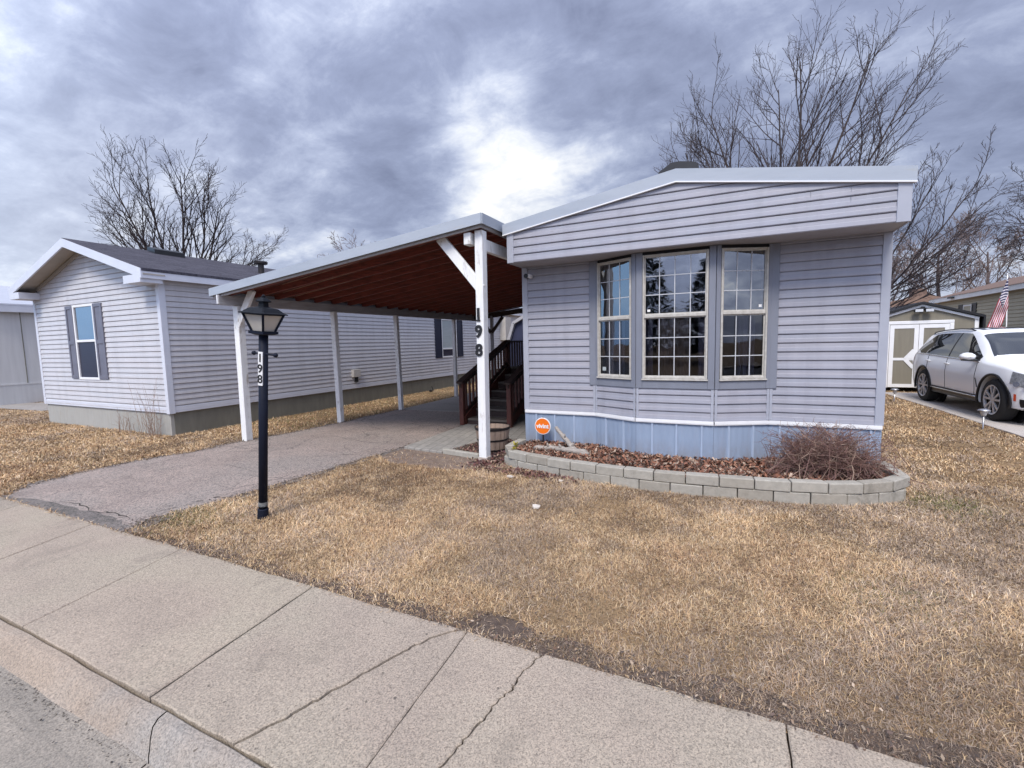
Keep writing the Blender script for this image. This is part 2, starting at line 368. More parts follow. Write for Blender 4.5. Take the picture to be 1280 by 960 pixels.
def thing(name, loc, label, cat, group=None, world=True):
    """Empty at a thing's base; with world=True its parts are written in world coordinates"""
    o = bpy.data.objects.new(name, None); C.objects.link(o); o.location = loc
    o.empty_display_size = .1
    if world: o['worldparts'] = 1; o['wloc'] = list(loc)
    return tag(o, label, cat, group)

def sub(name, mb, m, parent, root, **kw):
    """child of a part: the part sits at the root's frame already"""
    o = mb.build(name, m, None, **kw); o.parent = parent
    return o

def clip(poly, clipper):
    out = poly
    n = len(clipper)
    for i in range(n):
        a, b = clipper[i], clipper[(i + 1) % n]
        inp, out = out, []
        if not inp: break
        side = lambda p: (b[0]-a[0])*(p[1]-a[1]) - (b[1]-a[1])*(p[0]-a[0])
        for j in range(len(inp)):
            p, q = inp[j], inp[(j + 1) % len(inp)]
            sp, sq = side(p), side(q)
            if sp >= -1e-9: out.append(p)
            if (sp > 1e-9 and sq < -1e-9) or (sp < -1e-9 and sq > 1e-9):
                t = sp / (sp - sq); out.append((p[0] + (q[0]-p[0])*t, p[1] + (q[1]-p[1])*t))
    return out

def siding(mb, A, B, region, zbase, exp=.102, lip=.0145):
    """lap siding on the facet A->B; region = convex ccw polygon in (u,z)"""
    A = Vector((A[0], A[1], 0)); B = Vector((B[0], B[1], 0)); t = (B - A).normalized(); n = Vector((t.y, -t.x, 0))
    zs = [p[1] for p in region]; us = [p[0] for p in region]
    z0 = min(zs); zt = max(zs); k0 = math.floor((z0 - zbase) / exp + 1e-6)
    k = k0
    while zbase + k * exp < zt - 1e-4:
        za = zbase + k * exp; jd = rng.uniform(-.0012, .0016); jt = rng.uniform(-.0008, .0008)
        # lower flat face of the course (most of the height) and a rounded butt
        for (h0, h1, d0, d1) in ((0, .09, .6, 1.0), (.09, .48, 1.0, .66), (.48, .53, .66, .50), (.53, .935, .50, .16), (.935, .95, .16, -.75), (.95, 1.0, -.75, -.75)):
            pl = clip([(min(us), za + h0*exp), (max(us), za + h0*exp), (max(us), za + h1*exp), (min(us), za + h1*exp)], region)
            if len(pl) >= 3:
                vs = []
                for u, z in pl:
                    f = (z - za) / exp; d = lip * (d0 + (d1 - d0) * (f - h0) / (h1 - h0))
                    vs.append(A + t * u + n * (d + (jd + jt * math.sin(u * 1.7 + k)) * (d > 0)) + Vector((0, 0, z)))
                mb.add(vs, [tuple(range(len(vs)))])
        # underside of the butt, down to the course below
        pl = clip([(min(us), za), (max(us), za), (max(us), za + 1e-4), (min(us), za + 1e-4)], region)
        if len(pl) >= 3 and k > k0:
            ua, ub = min(p[0] for p in pl), max(p[0] for p in pl)
            mb.add([A+t*ua-n*lip*.75+Vector((0,0,za)), A+t*ub-n*lip*.75+Vector((0,0,za)), A+t*ub+n*lip*.6+Vector((0,0,za)), A+t*ua+n*lip*.6+Vector((0,0,za))], [(0,1,2,3)])
        k += 1
    return mb

def text_mesh(body, size, extrude, offset=0, mono=False):
    cu = bpy.data.curves.new('txt', 'FONT'); cu.body = body; cu.size = size; cu.extrude = extrude; cu.offset = offset
    cu.align_x = 'CENTER'; cu.align_y = 'CENTER'
    o = bpy.data.objects.new('txt', cu); C.objects.link(o)
    dg = bpy.context.evaluated_depsgraph_get()
    me = bpy.data.meshes.new_from_object(o.evaluated_get(dg))
    bpy.data.objects.remove(o); bpy.data.curves.remove(cu)
    vs = [v.co.copy() for v in me.vertices]; fs = [tuple(p.vertices) for p in me.polygons]
    bpy.data.meshes.remove(me)
    return vs, fs
def put_text(mb, body, size, extrude, origin, right, up, offset=0, mi=0):
    vs, fs = text_mesh(body, size, extrude, offset)
    r = Vector(right).normalized(); u = Vector(up).normalized(); n = r.cross(u)
    o = Vector(origin)
    return mb.add([o + r * v.x + u * v.y + n * v.z for v in vs], fs, mi)
# ------------------------------------------------------------------ the setting
def sheet(name, poly, z, m, kind='structure'):
    mb = MB(); mb.add([(x, y, z) for x, y in poly], [tuple(range(len(poly)))])
    return tag(mb.build(name, m), kind=kind)

def jit(pts, n=6, amp=.02, seed=1):
    """subdivide a polyline and wobble it"""
    r = random.Random(seed); out = []
    for (a, b) in zip(pts[:-1], pts[1:]):
        for i in range(n):
            t = i / n; out.append((a[0]+(b[0]-a[0])*t + r.uniform(-amp, amp)*(i > 0), a[1]+(b[1]-a[1])*t + r.uniform(-amp, amp)*(i > 0)))
    return out + [pts[-1]]

sheet('ground', [(-170, -120), (170, -120), (170, 260), (-170, 260)], -.22, M['ground'])
sheet('lawn', [(-120, 2.03), (120, 2.03), (120, 120), (-120, 120)], -.012, M['lawn'])
sheet('road', [(-80, -7.5), (80, -7.5), (80, .30), (-80, .30)], -.105, M['road'])
sheet('far_lawn', [(-120, -60), (120, -60), (120, -8.6), (-120, -8.6)], -.02, M['ground'])
sheet('far_sidewalk', [(-80, -8.6), (80, -8.6), (80, -7.5), (-80, -7.5)], .0, M['sidewalk'])
sheet('subgrade', [(-60, .2), (60, .2), (60, 2.1), (-60, 2.1)], -.125, M['crack'])

# sidewalk: separate slabs with open joints; two of them are cracked through
Y0, Y1 = 1.055, 2.065
def divider(pts, gap, seed, amp=.006, n=5):
    p = jit(pts, n, amp, seed); return p, gap
joints = [(-13.6, -13.1), (-12.2, -11.7), (-10.9, -10.4), (-9.5, -9.0), (-8.2, -7.75), (-6.8, -6.45), (-5.36, -5.03), (-3.97, -3.73), (-2.5, -2.40), (-1.30, -1.215), (.235, .225), (1.45, 1.46), (2.7, 2.73), (4.0, 4.05), (5.3, 5.36), (6.6, 6.7), (8, 8.1)]
divs = [([(b, Y0), (t, Y1)], .010 if abs(t + 2.5) < .01 else .006) for t, b in joints]
crackA = [(-1.80, Y0), (-1.73, 1.21), (-1.69, 1.33), (-1.665, 1.40), (-1.62, 1.52), (-1.585, 1.62), (-1.53, 1.77), (-1.50, 1.86), (-1.44, 1.96), (-1.345, Y1)]
crackB = [(-1.02, Y0), (-.985, 1.2), (-.97, 1.31), (-.955, 1.42), (-.94, 1.50), (-.925, 1.6), (-.915, 1.71), (-.885, 1.78), (-.895, 1.86), (-.88, 1.93), (-.868, 2.0), (-.84, Y1)]
all_div = []
for i, (p, g) in enumerate(divs): all_div.append((jit(p, 12, .0025, 30 + i), g))
all_div.append((jit(crackA, 4, .007, 5), .008)); all_div.append((jit(crackB, 4, .007, 6), .009))
all_div.sort(key=lambda d: sum(x for x, y in d[0]) / len(d[0]))
mb = MB()
for i in range(len(all_div) - 1):
    L, gl = all_div[i]; Rr, gr = all_div[i + 1]
    left = [(x + gl / 2 * rng.uniform(.6, 1.5), y) for x, y in L]; right = [(x - gr / 2 * rng.uniform(.6, 1.5), y) for x, y in Rr]
    top = jit([right[-1], left[-1]], 14, .006, 60 + i)[1:-1]
    poly = left[::-1] + jit([left[0], right[0]], 14, .004, 80 + i)[1:-1] + right + top
    dz = rng.uniform(-.004, .003)
    tx = rng.uniform(-.003, .003); mb = MB()
    cx = sum(p[0] for p in poly) / len(poly)
    # nosed edge: inner ring at full height, outer ring 4 mm lower
    cy = (Y0 + Y1) / 2
    n = len(poly)
    inner = []
    for k in range(n):
        a, b, c = poly[k - 1], poly[k], poly[(k + 1) % n]
        d = Vector((c[0] - a[0], c[1] - a[1])).normalized(); nn = Vector((-d.y, d.x))
        inner.append((b[0] + nn.x * .006, b[1] + nn.y * .006))
    zz = lambda x: dz + tx * (x - cx)
    vs = [(x, y, zz(x)) for x, y in inner] + [(x, y, zz(x) - .005) for x, y in poly] + [(x, y, -.11) for x, y in poly]
    fs = [tuple(range(n))] + [(k + n, (k + 1) % n + n, (k + 1) % n, k) for k in range(n)] + [(k + 2*n, (k + 1) % n + 2*n, (k + 1) % n + n, k + n) for k in range(n)]
    mb.add(vs, fs)
    tag(mb.build('sidewalk', M['sidewalk'], fixn=False), kind='structure')

# rolled kerb and gutter
kprof = [(1.040, -.10), (1.040, -.006), (1.034, -.001), (1.0, -.005), (.972, -.020), (.948, -.043), (.930, -.064), (.915, -.080), (.90, -.09)]
mb = MB()
crackC = jit([(-2.24, 1.04), (-2.225, .97), (-2.17, .93), (-2.12, .90)], 3, .006, 9)
cxs = [(-30, -30), (-9.2, -9.2), (-5.6, -5.6), None, (.9, .9), (4.4, 4.4), (30, 30)]
def crack_x(y):
    for (a, b) in zip(crackC[:-1], crackC[1:]):
        if b[1] <= y <= a[1]: return a[0] + (b[0] - a[0]) * (a[1] - y) / max(1e-6, a[1] - b[1])
    return crackC[-1][0] if y < crackC[-1][1] else crackC[0][0]
for i in range(len(cxs) - 1):
    segs = 40
    vs = []
    for (y, z) in kprof:
        xa = cxs[i][0] if cxs[i] else crack_x(y); xb = cxs[i+1][0] if cxs[i+1] else crack_x(y)
        for k in range(segs + 1):
            x = xa + .004 + (xb - xa - .008) * k / segs
            w = .003 * math.sin(x * 5.1) + .002 * math.sin(x * 13.7 + 1)
            vs.append((x, y + w, z + .002 * math.sin(x * 3.3)))
    n = segs + 1
    mb.add(vs, [(a*n+k, a*n+k+1, (a+1)*n+k+1, (a+1)*n+k)[::-1] for a in range(len(kprof) - 1) for k in range(segs)])
tag(mb.build('kerb', M['kerb'], smooth=False), kind='structure')
mb = MB()
for a, b in ((-40, -2.135), (-2.128, 40)):
    for (ya, za), (yb, zb) in zip([(.905, -.0865), (.84, -.094), (.62, -.108)], [(.84, -.094), (.62, -.108), (.28, -.100)]):
        mb.add([(a, yb, zb), (b, yb, zb), (b, ya, za), (a, ya, za)], [(0, 1, 2, 3)])
tag(mb.build('gutter', M['gutter']), kind='structure')

# driveway of worn asphalt under the carport
dl = jit([(-7.35, 2.05), (-7.70, 2.45), (-7.78, 3.0), (-7.80, 3.5), (-7.58, 4.3), (-7.62, 4.9), (-7.40, 6.0), (-7.36, 6.9), (-7.33, 8.98)], 6, .035, 11)
dr = jit([(-4.66, 9.1), (-4.72, 7.7), (-4.60, 6.5), (-4.60, 5.7), (-4.68, 4.9), (-4.74, 4.1), (-4.80, 3.3), (-4.86, 2.75), (-5.0, 2.3), (-4.85, 2.05)], 6, .03, 12)
drive_poly = dl + dr
dle = jit([(x - .10, y) for x, y in [(-7.42, 2.05), (-7.70, 2.45), (-7.78, 3.0), (-7.80, 3.5), (-7.58, 4.3), (-7.62, 4.9), (-7.40, 6.0), (-7.36, 6.9), (-7.33, 8.98)]], 6, .05, 15)
dre = jit([(x + .09, y) for x, y in [(-4.66, 9.1), (-4.72, 7.7), (-4.60, 6.5), (-4.60, 5.7), (-4.68, 4.9), (-4.74, 4.1), (-4.80, 3.3), (-4.82, 2.75), (-4.88, 2.3), (-4.80, 2.05)]], 6, .045, 16)
sheet('driveway_edge', dle + dre, -.003, M['asphalt_edge'])
mid = [(-4.9, 2.07), (-5.6, 2.17), (-6.3, 2.2), (-7.0, 2.16), (-7.3, 2.06)]
sheet('driveway_lip', jit([(-7.42, 2.055), (-4.83, 2.055)], 10, .0, 2) + jit([(-4.9, 2.14), (-5.4, 2.22), (-6.2, 2.19), (-7.0, 2.13), (-7.42, 2.08)], 6, .03, 3), .0035, M['asphalt_edge'])
sheet('driveway', drive_poly, .002, M['asphalt'])
pad_poly = [(-7.36, 8.99), (-4.3, 9.12), (-4.3, 13.4), (-7.55, 13.4)]
mb = MB(); mb.prism([(x, y, .012) for x, y in pad_poly], (0, 0, -.06))
tag(mb.build('parking_pad', M['pad'], fixn=True, bevel=.006), kind='structure')
walk_poly = [(-4.55, 5.58), (-3.80, 5.50), (-3.64, 6.3), (-3.5, 6.62), (-2.78, 6.75), (-2.78, 9.0), (-4.66, 9.0), (-4.62, 7.0)]
mb = MB(); mb.prism([(x, y, .03) for x, y in walk_poly], (0, 0, -.06))
tag(mb.build('walkway', M['paver'], fixn=True, bevel=.008), kind='structure')
right_poly = jit([(4.45, 2.1), (4.05, 8.0), (4.0, 9.5), (3.97, 10.5), (3.92, 12.3), (3.80, 14.2), (3.75, 15.6)], 3, .012, 14) + [(6.9, 15.6), (7.1, 2.1)]
mb = MB(); mb.prism([(x, y, .012) for x, y in right_poly], (0, 0, -.06))
tag(mb.build('concrete_driveway', M['driveR'], fixn=True, bevel=.006), kind='structure')
left_road = [(-60, 5.3), (-19.5, 5.6), (-17.2, 5.75), (-17.0, 30), (-19.8, 30), (-20.2, 6.6), (-60, 6.6)]
sheet('side_driveway', left_road, .002, M['pad'])
bed_out = [(-2.76, 5.98), (-2.78, 5.75), (-2.74, 5.36), (-2.52, 5.19), (-1.92, 5.04), (-1.40, 4.95), (-.86, 4.91), (-.40, 4.92), (-.05, 4.95), (.30, 4.99), (.64, 5.03), (1.03, 5.13), (1.30, 5.29), (1.52, 5.45), (1.63, 5.64), (1.60, 5.95), (1.555, 6.22)]
soil_poly = bed_out + [(1.5, 6.25), (.42, 6.2), (-.17, 5.92), (-1.08, 5.92), (-1.68, 6.2), (-2.74, 6.2)]
tri_poly = [(-3.78, 5.56), (-3.1, 5.42), (-2.72, 5.25), (-2.72, 6.7), (-3.45, 6.62), (-3.62, 6.3)]
sheet('soil_patch', tri_poly, .004, M['soil'])
M['dirt'] = mat('bare_dirt', (.235, .175, .135), (.14, .10, .078), 9, .95, bstr=.8, bscale=50, bdist=.02, dirt=(.30, .24, .19), dscale=5, dpos=(.55, .75))
dirt_poly = jit([(-4.68, 5.6), (-4.66, 5.1), (-4.2, 4.86), (-3.6, 4.8), (-3.1, 4.86), (-2.74, 5.15), (-2.74, 5.3), (-3.1, 5.44), (-3.8, 5.56)], 5, .05, 44)
sheet('bare_dirt', dirt_poly, -.005, M['dirt'])
sheet('verge_soil', jit([(-4.7, 2.045), (9, 2.045)], 3, 0, 1) + jit([(9, 2.2), (3.0, 2.24), (1.5, 2.26), (.4, 2.2), (0, 2.26), (-.3, 2.2), (-1.0, 2.24), (-1.25, 2.30), (-1.6, 2.20), (-2.6, 2.16), (-3.8, 2.2), (-4.7, 2.18)], 8, .03, 45), -.007, M['soil'])

# cracks in the asphalt: thin dirt-filled strips
mb = MB()
def strip(pts, w, seed, z=.0045):
    p = jit(pts, 5, .018, seed); n = len(p); r = random.Random(seed)
    vs = []
    for i, (x, y) in enumerate(p):
        t = math.sin(math.pi * (i + .5) / n) * w * r.uniform(.5, 1.3)
        vs += [(x, y - t / 2, z), (x, y + t / 2, z)]
    mb.add(vs, [(2*i, 2*i+2, 2*i+3, 2*i+1) for i in range(n - 1)])
strip([(-5.15, 2.25), (-5.10, 2.55), (-5.02, 2.95), (-4.93, 3.25)], .030, 1)
strip([(-5.02, 2.95), (-4.85, 3.02), (-4.80, 3.15)], .02, 2)
strip([(-5.75, 2.2), (-5.5, 2.28), (-5.15, 2.25)], .02, 3)
strip([(-6.6, 2.2), (-6.2, 2.28), (-5.75, 2.2)], .012, 4)
strip([(-5.35, 2.1), (-5.25, 2.3), (-5.2, 2.6), (-5.12, 2.9)], .012, 5)
strip([(-6.9, 3.6), (-6.2, 3.9), (-5.5, 3.8)], .008, 6)
strip([(-7.2, 5.6), (-6.4, 5.9), (-5.4, 5.7), (-4.7, 6.0)], .010, 7)
strip([(-5.6, 4.6), (-5.2, 4.9), (-4.75, 5.0)], .012, 8)
tag(mb.build('asphalt_cracks', M['crack']), kind='structure')

# ------------------------------------------------------------------ the lavender home
HX0, HX1, HY = -2.745, 1.505, 6.2
BAY = [(HX0, HY), (-1.68, HY), (-1.08, 5.92), (-.17, 5.92), (.42, HY), (HX1, HY)]
ZB, ZS = .60, 2.665
home = thing('mobile_home', ((HX0+HX1)/2, HY, 0), 'lavender vinyl-sided single-wide home with three-pane bay window and blue metal skirting', 'house')
front = MB()
siding(front, BAY[0], BAY[1], [(0, ZB), (1.065, ZB), (1.065, ZS), (0, ZS)], ZB)
siding(front, BAY[4], BAY[5], [(0, ZB), (1.085, ZB), (1.085, ZS), (0, ZS)], ZB)
for i in (1, 2, 3):
    A, B = BAY[i], BAY[i+1]; L = math.dist(A, B)
    siding(front, A, B, [(0, ZB), (L, ZB), (L, 1.0), (0, 1.0)], ZB)
front.build('front_wall', M['siding'], home)
side = MB()
siding(side, (HX0, 16.2), (HX0, HY), [(0, ZB), (10, ZB), (10, 3.05), (0, 3.05)], ZB)
siding(side, (HX1, HY), (HX1, 16.2), [(0, ZB), (10, ZB), (10, 3.05), (0, 3.05)], ZB)
side.box(HX0, HX1, 16.2, 16.26, .1, 3.1)
side.build('side_wall', M['siding'], home)
# inside of the bay and wall backing (keeps light out)
bk = MB()
for i in range(5):
    A, B = BAY[i], BAY[i+1]; L = math.dist(A, B)
    if i in (0, 4): bk.fbox(A, B, 0, L, .05, 3.05, -.05, -.012)
    else: bk.fbox(A, B, 0, L, .05, 1.10, -.05, -.022); bk.fbox(A, B, 0, L, 2.6, 2.66, -.05, -.022)
bk.build('wall_backing', M['dark'], home)
# window boards: flat painted trim
tb = MB()
A, B = BAY[0], BAY[1]; tb.fbox(A, B, .985, 1.085, .985, ZS - .002, .001, .024)
A, B = BAY[4], BAY[5]; tb.fbox(A, B, -.035, .072, .985, ZS - .002, .001, .024)
for i, (u0, u1) in ((1, (.05, .60)), (2, (.075, .835)), (3, (.05, .60))):
    A, B = BAY[i], BAY[i+1]; L = math.dist(A, B)
    a0 = .002 if i == 1 else .0
    tb.fbox(A, B, .0 + (.012 if i == 1 else 0), u0, .9855, ZS - .004, .001, .022)       # left mullion board
    tb.fbox(A, B, u1, L - (.012 if i == 3 else 0), .9855, ZS - .004, .001, .0225)
    tb.fbox(A, B, u0, u1, .986, 1.085, .001, .020)         # apron board
tb.build('window_board', M['board'], home, bevel=.003)
hd = MB()
for i, (u0, u1) in ((1, (.05, .60)), (2, (.075, .835)), (3, (.05, .60))):
    hd.fbox(BAY[i], BAY[i+1], u0, u1, 2.60, ZS, -.02, .004)
hd.build('window_head', M['dark'], home)
for (A, B, u0, u1, z1, d1) in ((BAY[0], BAY[1], -.014, .07, ZS, .020), (BAY[4], BAY[5], 1.015, 1.099, ZS, .020), ((HX0, 16.2), (HX0, HY), 9.93, 10.012, 3.0, .016), ((HX1, HY), (HX1, 16.2), -.012, .07, 3.0, .016)):
    ct = MB(); ct.fbox(A, B, u0, u1, .60, z1, -.01 if d1 == .020 else .001, d1); ct.build('corner_trim', M['trim'], home, bevel=.004)
for i in (1, 2, 3, 4):                                      # narrow corner strips under the bay
    P = BAY[i]
    for (A, B, u0, u1) in ((BAY[i-1], P, math.dist(BAY[i-1], P) - .034, math.dist(BAY[i-1], P) - .004), (P, BAY[i+1], .004, .034)):
        bt = MB(); bt.fbox(A, B, u0, u1, .612, .984, .002, .0165); bt.build('bay_trim', M['trim'], home, bevel=.003)
# skirting with ribs following the bay, white band above
sk = MB(); bd = MB()
for i in range(5):
    A, B = BAY[i], BAY[i+1]; L = math.dist(A, B)
    Av = Vector((*A, 0)); Bv = Vector((*B, 0)); t = (Bv - Av).normalized(); n = Vector((t.y, -t.x, 0))
    us, ds = [0], [.004]
    k = (.06 if i == 0 else .02)
    u = k
    ph = {0: .17, 1: .18, 2: .2, 3: .18, 4: .12}[i]
    ribs = [ph + .29 * j for j in range(5)]
    fl = [x * .0363 for x in range(int(L / .0363) + 1)]
    ev = []
    for q in ribs:
        if q < L - .03: ev += [(q - .016, .004), (q - .010, .017), (q + .010, .017), (q + .016, .004)]
    for j, q in enumerate(fl):
        if all(abs(q - r_) > .03 for r_ in ribs) and 0 < q < L: ev.append((q, .004 + (.0035 if j % 2 else 0)))
    ev = [(0, .004)] + sorted(e for e in ev if 0 < e[0] < L) + [(L, .004)]
    vs = []
    for (u, d) in ev:
        p = Av + t * u + n * d; vs += [(p.x, p.y, .03), (p.x, p.y, .56)]
    for j in range(len(ev) - 1):
        sk.add([vs[2*j], vs[2*j+2], vs[2*j+3], vs[2*j+1]], [(0, 1, 2, 3)], 1 if max(ev[j][1], ev[j+1][1]) > .015 else 0)
    bd.fbox(A, B, 0, L, .555, .598, -.005, .030)
    bd.fbox(A, B, 0, L, .566, .600, -.005, .034)
sk.fbox((HX0, 16.2), (HX0, HY), 0, 10, .03, .58, -.01, .003); sk.fbox((HX1, HY), (HX1, 16.2), 0, 10, .03, .58, -.01, .003)
sk.fbox(BAY[0], BAY[1], -.006, .05, .03, .556, -.01, .012)
sk.build('skirting', [M['skirt'], M['skirtrib']], home)
bd.build('skirting_band', M['white'], home)
# overhanging front gable ("visor")
VY = 5.70
gx0, gx1, ax = HX0 + .01, 1.512, -.60
def roof_z(x): return 3.175 + (x - (-2.78)) * (.335 / 2.18) if x < ax else 3.51 - (x - ax) * (.35 / 2.145)
vis = MB()
w = gx1 - gx0
siding(vis, (gx0, VY), (gx1, VY), [(.075, ZS), (w - .095, ZS), (w - .095, roof_z(gx1) - .1), (ax - gx0, 3.40), (.075, roof_z(gx0) - .1)], ZS, .1005)
vis.build('gable_wall', M['siding'], home)
for u0, u1, zt_ in ((-.012, .082, roof_z(gx0) - .06), (w - .10, w + .004, roof_z(gx1) - .06)):
    vt = MB(); vt.fbox((gx0, VY), (gx1, VY), u0, u1, ZS - .004, zt_, -.01, .020); vt.build('gable_trim', M['trim'], home, bevel=.003)
for x0_, x1_ in ((gx0 - .012, gx0 - .001), (gx1 - .001, gx1 + .01)):
    vt = MB(); vt.box(x0_, x1_, VY - .019, HY, ZS - .004, 3.06); vt.build('gable_return', M['trim'], home)
for u, k in ((3.78, 2), (3.78, 3), (3.44, 3)):
    jm = MB(); jm.fbox((gx0, VY), (gx1, VY), u, u + .003, ZS + .1005*k + .002, ZS + .1005*k + .1, .004, .0125); jm.build('siding_lap', M['board'], home)
so = MB(); so.box(gx0 + .001, gx1 - .001, VY - .004, HY + .001, ZS + .001, ZS + .03); so.build('soffit', M['soffit'], home)
# roof
rf = MB(); RY0, RY1 = 5.675, 16.4
xs = [(-2.80), ax, 1.545]
for a, b in ((-2.80, ax), (ax, 1.545)):
    rf.prism([(a, RY0, roof_z(a) - .05), (b, RY0, roof_z(b) - .05), (b, RY0, roof_z(b) - .004), (a, RY0, roof_z(a) - .004)], (0, RY1 - RY0, 0))
roof = rf.build('roof', M['metalroof'], home, fixn=True)
fa = MB()
for a, b in ((-2.80, ax), (ax, 1.548)):
    fa.prism([(a, RY0 - .012, roof_z(a) - .137), (b, RY0 - .012, roof_z(b) - .137), (b, RY0 - .012, roof_z(b)), (a, RY0 - .012, roof_z(a))], (0, .03, 0))
fa.box(1.532, 1.55, RY0, RY1, roof_z(1.548) - .13, roof_z(1.548)); fa.box(-2.802, -2.785, RY0, RY1, roof_z(-2.8) - .13, roof_z(-2.8))
fa.build('fascia', M['fascia'], home, fixn=True)
fl = MB()
for a, b in ((-2.80, ax), (ax, 1.549)):
    fl.prism([(a, RY0 - .020, roof_z(a) - .150), (b, RY0 - .020, roof_z(b) - .150), (b, RY0 - .020, roof_z(b) - .137), (a, RY0 - .020, roof_z(a) - .137)], (0, .03, 0))
fl.build('drip_edge', M['white'], home, fixn=True)
rv = MB(); rv.prism([(ax - .20, 6.1, roof_z(ax - .2) + .002), (ax + .20, 6.1, roof_z(ax + .2) + .002), (ax + .21, 6.1, 3.665), (ax + .17, 6.1, 3.70), (ax, 6.1, 3.735), (ax - .10, 6.1, 3.735), (ax - .25, 6.1, 3.645)], (0, .5, 0))
o = rv.build('roof_vent', M['black'], home, fixn=True)
# bay windows
def sash_window(parent, A, B, u0, u1, z0, z1, cols, rows, zr, name='window'):
    f = MB(); fw = .021
    f.fbox(A, B, u0, u0 + fw, z0, z1, -.02, .030); f.fbox(A, B, u1 - fw, u1, z0, z1, -.02, .030)
    f.fbox(A, B, u0 + fw, u1 - fw, z1 - fw, z1, -.02, .0295); f.fbox(A, B, u0 + fw, u1 - fw, z0, z0 + fw + .008, -.02, .0295)
    f.fbox(A, B, u0 + fw, u1 - fw, zr - .020, zr + .020, -.02, .026)
    win = f.build(name, M['cream'], parent, bevel=.004)
    zi0, zi1 = z0 + fw + .008, z1 - fw; ui0, ui1 = u0 + fw, u1 - fw
    p = MB(); p.fbox(A, B, ui0, ui1, zr + .02, zi1, -.016, -.002); p.build('pane', M['seeglass'], win)
    p = MB(); p.fbox(A, B, ui0, ui1, zi0, zr - .02, -.018, -.004); p.build('pane', M['seeglass_low'], win)
    sg = MB(); s = .013                                          # inner sash rails
    for za, zb, d in ((zr + .02, zi1, .010), (zi0, zr - .02, .004)):
        sg.fbox(A, B, ui0, ui0 + s, za, zb, -.002, d); sg.fbox(A, B, ui1 - s, ui1, za, zb, -.002, d)
        sg.fbox(A, B, ui0 + s, ui1 - s, za, za + s, -.002, d); sg.fbox(A, B, ui0 + s, ui1 - s, zb - s, zb, -.002, d)
    sg.build('sash', M['cream'], win)
    g = MB(); mw = .005
    for za, zb in ((zr + .033, zi1 - .013), (zi0 + .013, zr - .033)):
        for c in range(1, cols):
            u = ui0 + (ui1 - ui0) * c / cols; g.fbox(A, B, u - mw, u + mw, za, zb, -.0018, .0045)
        for r_ in range(1, rows):
            z = za + (zb - za) * r_ / rows; g.fbox(A, B, ui0 + s, ui1 - s, z - mw, z + mw, -.0016, .0035)
    g.build('grille', M['muntin'], win)
    si = MB(); si.fbox(A, B, u0 - .01, u1 + .01, z0 - .018, z0 - .001, .003, .042); si.build('sill', M['cream'], win, bevel=.004)
    return win
w1 = sash_window(home, BAY[1], BAY[2], .054, .596, 1.105, 2.625, 3, 3, 1.88)
w2 = sash_window(home, BAY[2], BAY[3], .079, .831, 1.105, 2.625, 4, 3, 1.88)
w3 = sash_window(home, BAY[3], BAY[4], .054, .596, 1.105, 2.625, 3, 3, 1.885)
st = MB(); st.fbox(BAY[2], BAY[3], .135, .170, 1.935, 1.965, .0035, .0045); st.build('sticker', M['signwhite'], w2)
st = MB(); st.fbox(BAY[3], BAY[4], .50, .535, 1.945, 1.975, .0035, .0045); st.build('sticker', M['signwhite'], w3)
st = MB(); st.fbox(BAY[1], BAY[2], .125, .185, 1.19, 1.24, .0035, .0045); st.build('sticker', M['blind'], w1)

# the room behind the bay
rm = MB()
rm.box(HX0 + .06, HX1 - .06, 9.6, 9.65, .5, 2.64); rm.box(HX0 + .055, HX0 + .06, 6.26, 9.6, .5, 2.64); rm.box(HX1 - .06, HX1 - .055, 6.26, 9.6, .5, 2.64)
rm.box(HX0 + .06, HX1 - .06, 6.27, 9.6, .72, .76); rm.box(HX0 + .06, HX1 - .06, 6.27, 9.6, 2.60, 2.64); rm.box(-1.02, -.23, 5.98, 6.27, 1.04, 1.09); rm.box(-1.02, -.23, 5.98, 6.27, 2.61, 2.65)
rm.build('room_wall', M['room'], home)
def drape(xa, xb, y, z0, z1, m, amp=.03, n=60):
    mb = MB(); vs = []
    for i in range(n + 1):
        x = xa + (xb - xa) * i / n; ph = 2 * math.pi * (xb - xa) / .075 * i / n
        for z in (z0, z1): vs.append((x, y + amp * math.sin(ph) * (1 if z == z0 else .7) + .01 * math.sin(ph * .37), z))
    mb.add(vs, [(2*i, 2*i+2, 2*i+3, 2*i+1) for i in range(n)]); return mb.build('curtain', m, home)
drape(-.84, -.44, 6.02, 1.1, 1.87, M['curtain'], .018)
drape(-1.50, -1.30, 6.30, .9, 2.55, M['sheer']); drape(.08, .26, 6.30, .9, 2.55, M['sheer'])
drape(-1.0, -.90, 6.05, 1.1, 2.58, M['sheer'], .016, 24); drape(-.36, -.25, 6.05, 1.1, 2.58, M['sheer'], .016, 24)

# small wall camera under the soffit
cam_t = thing('security_camera', (-2.62, 6.19, 2.53), 'small black and white camera under the soffit left of the bay window', 'camera')
m_ = MB(); m_.box(-2.635, -2.585, 6.06, 6.185, 2.505, 2.555); m_.build('housing', M['white'], cam_t, bevel=.01)
m_ = MB(); m_.tube([(-2.64, 6.05, 2.53), (-2.64, 6.11, 2.53)], .033, 14); m_.build('lens', M['black'], cam_t)

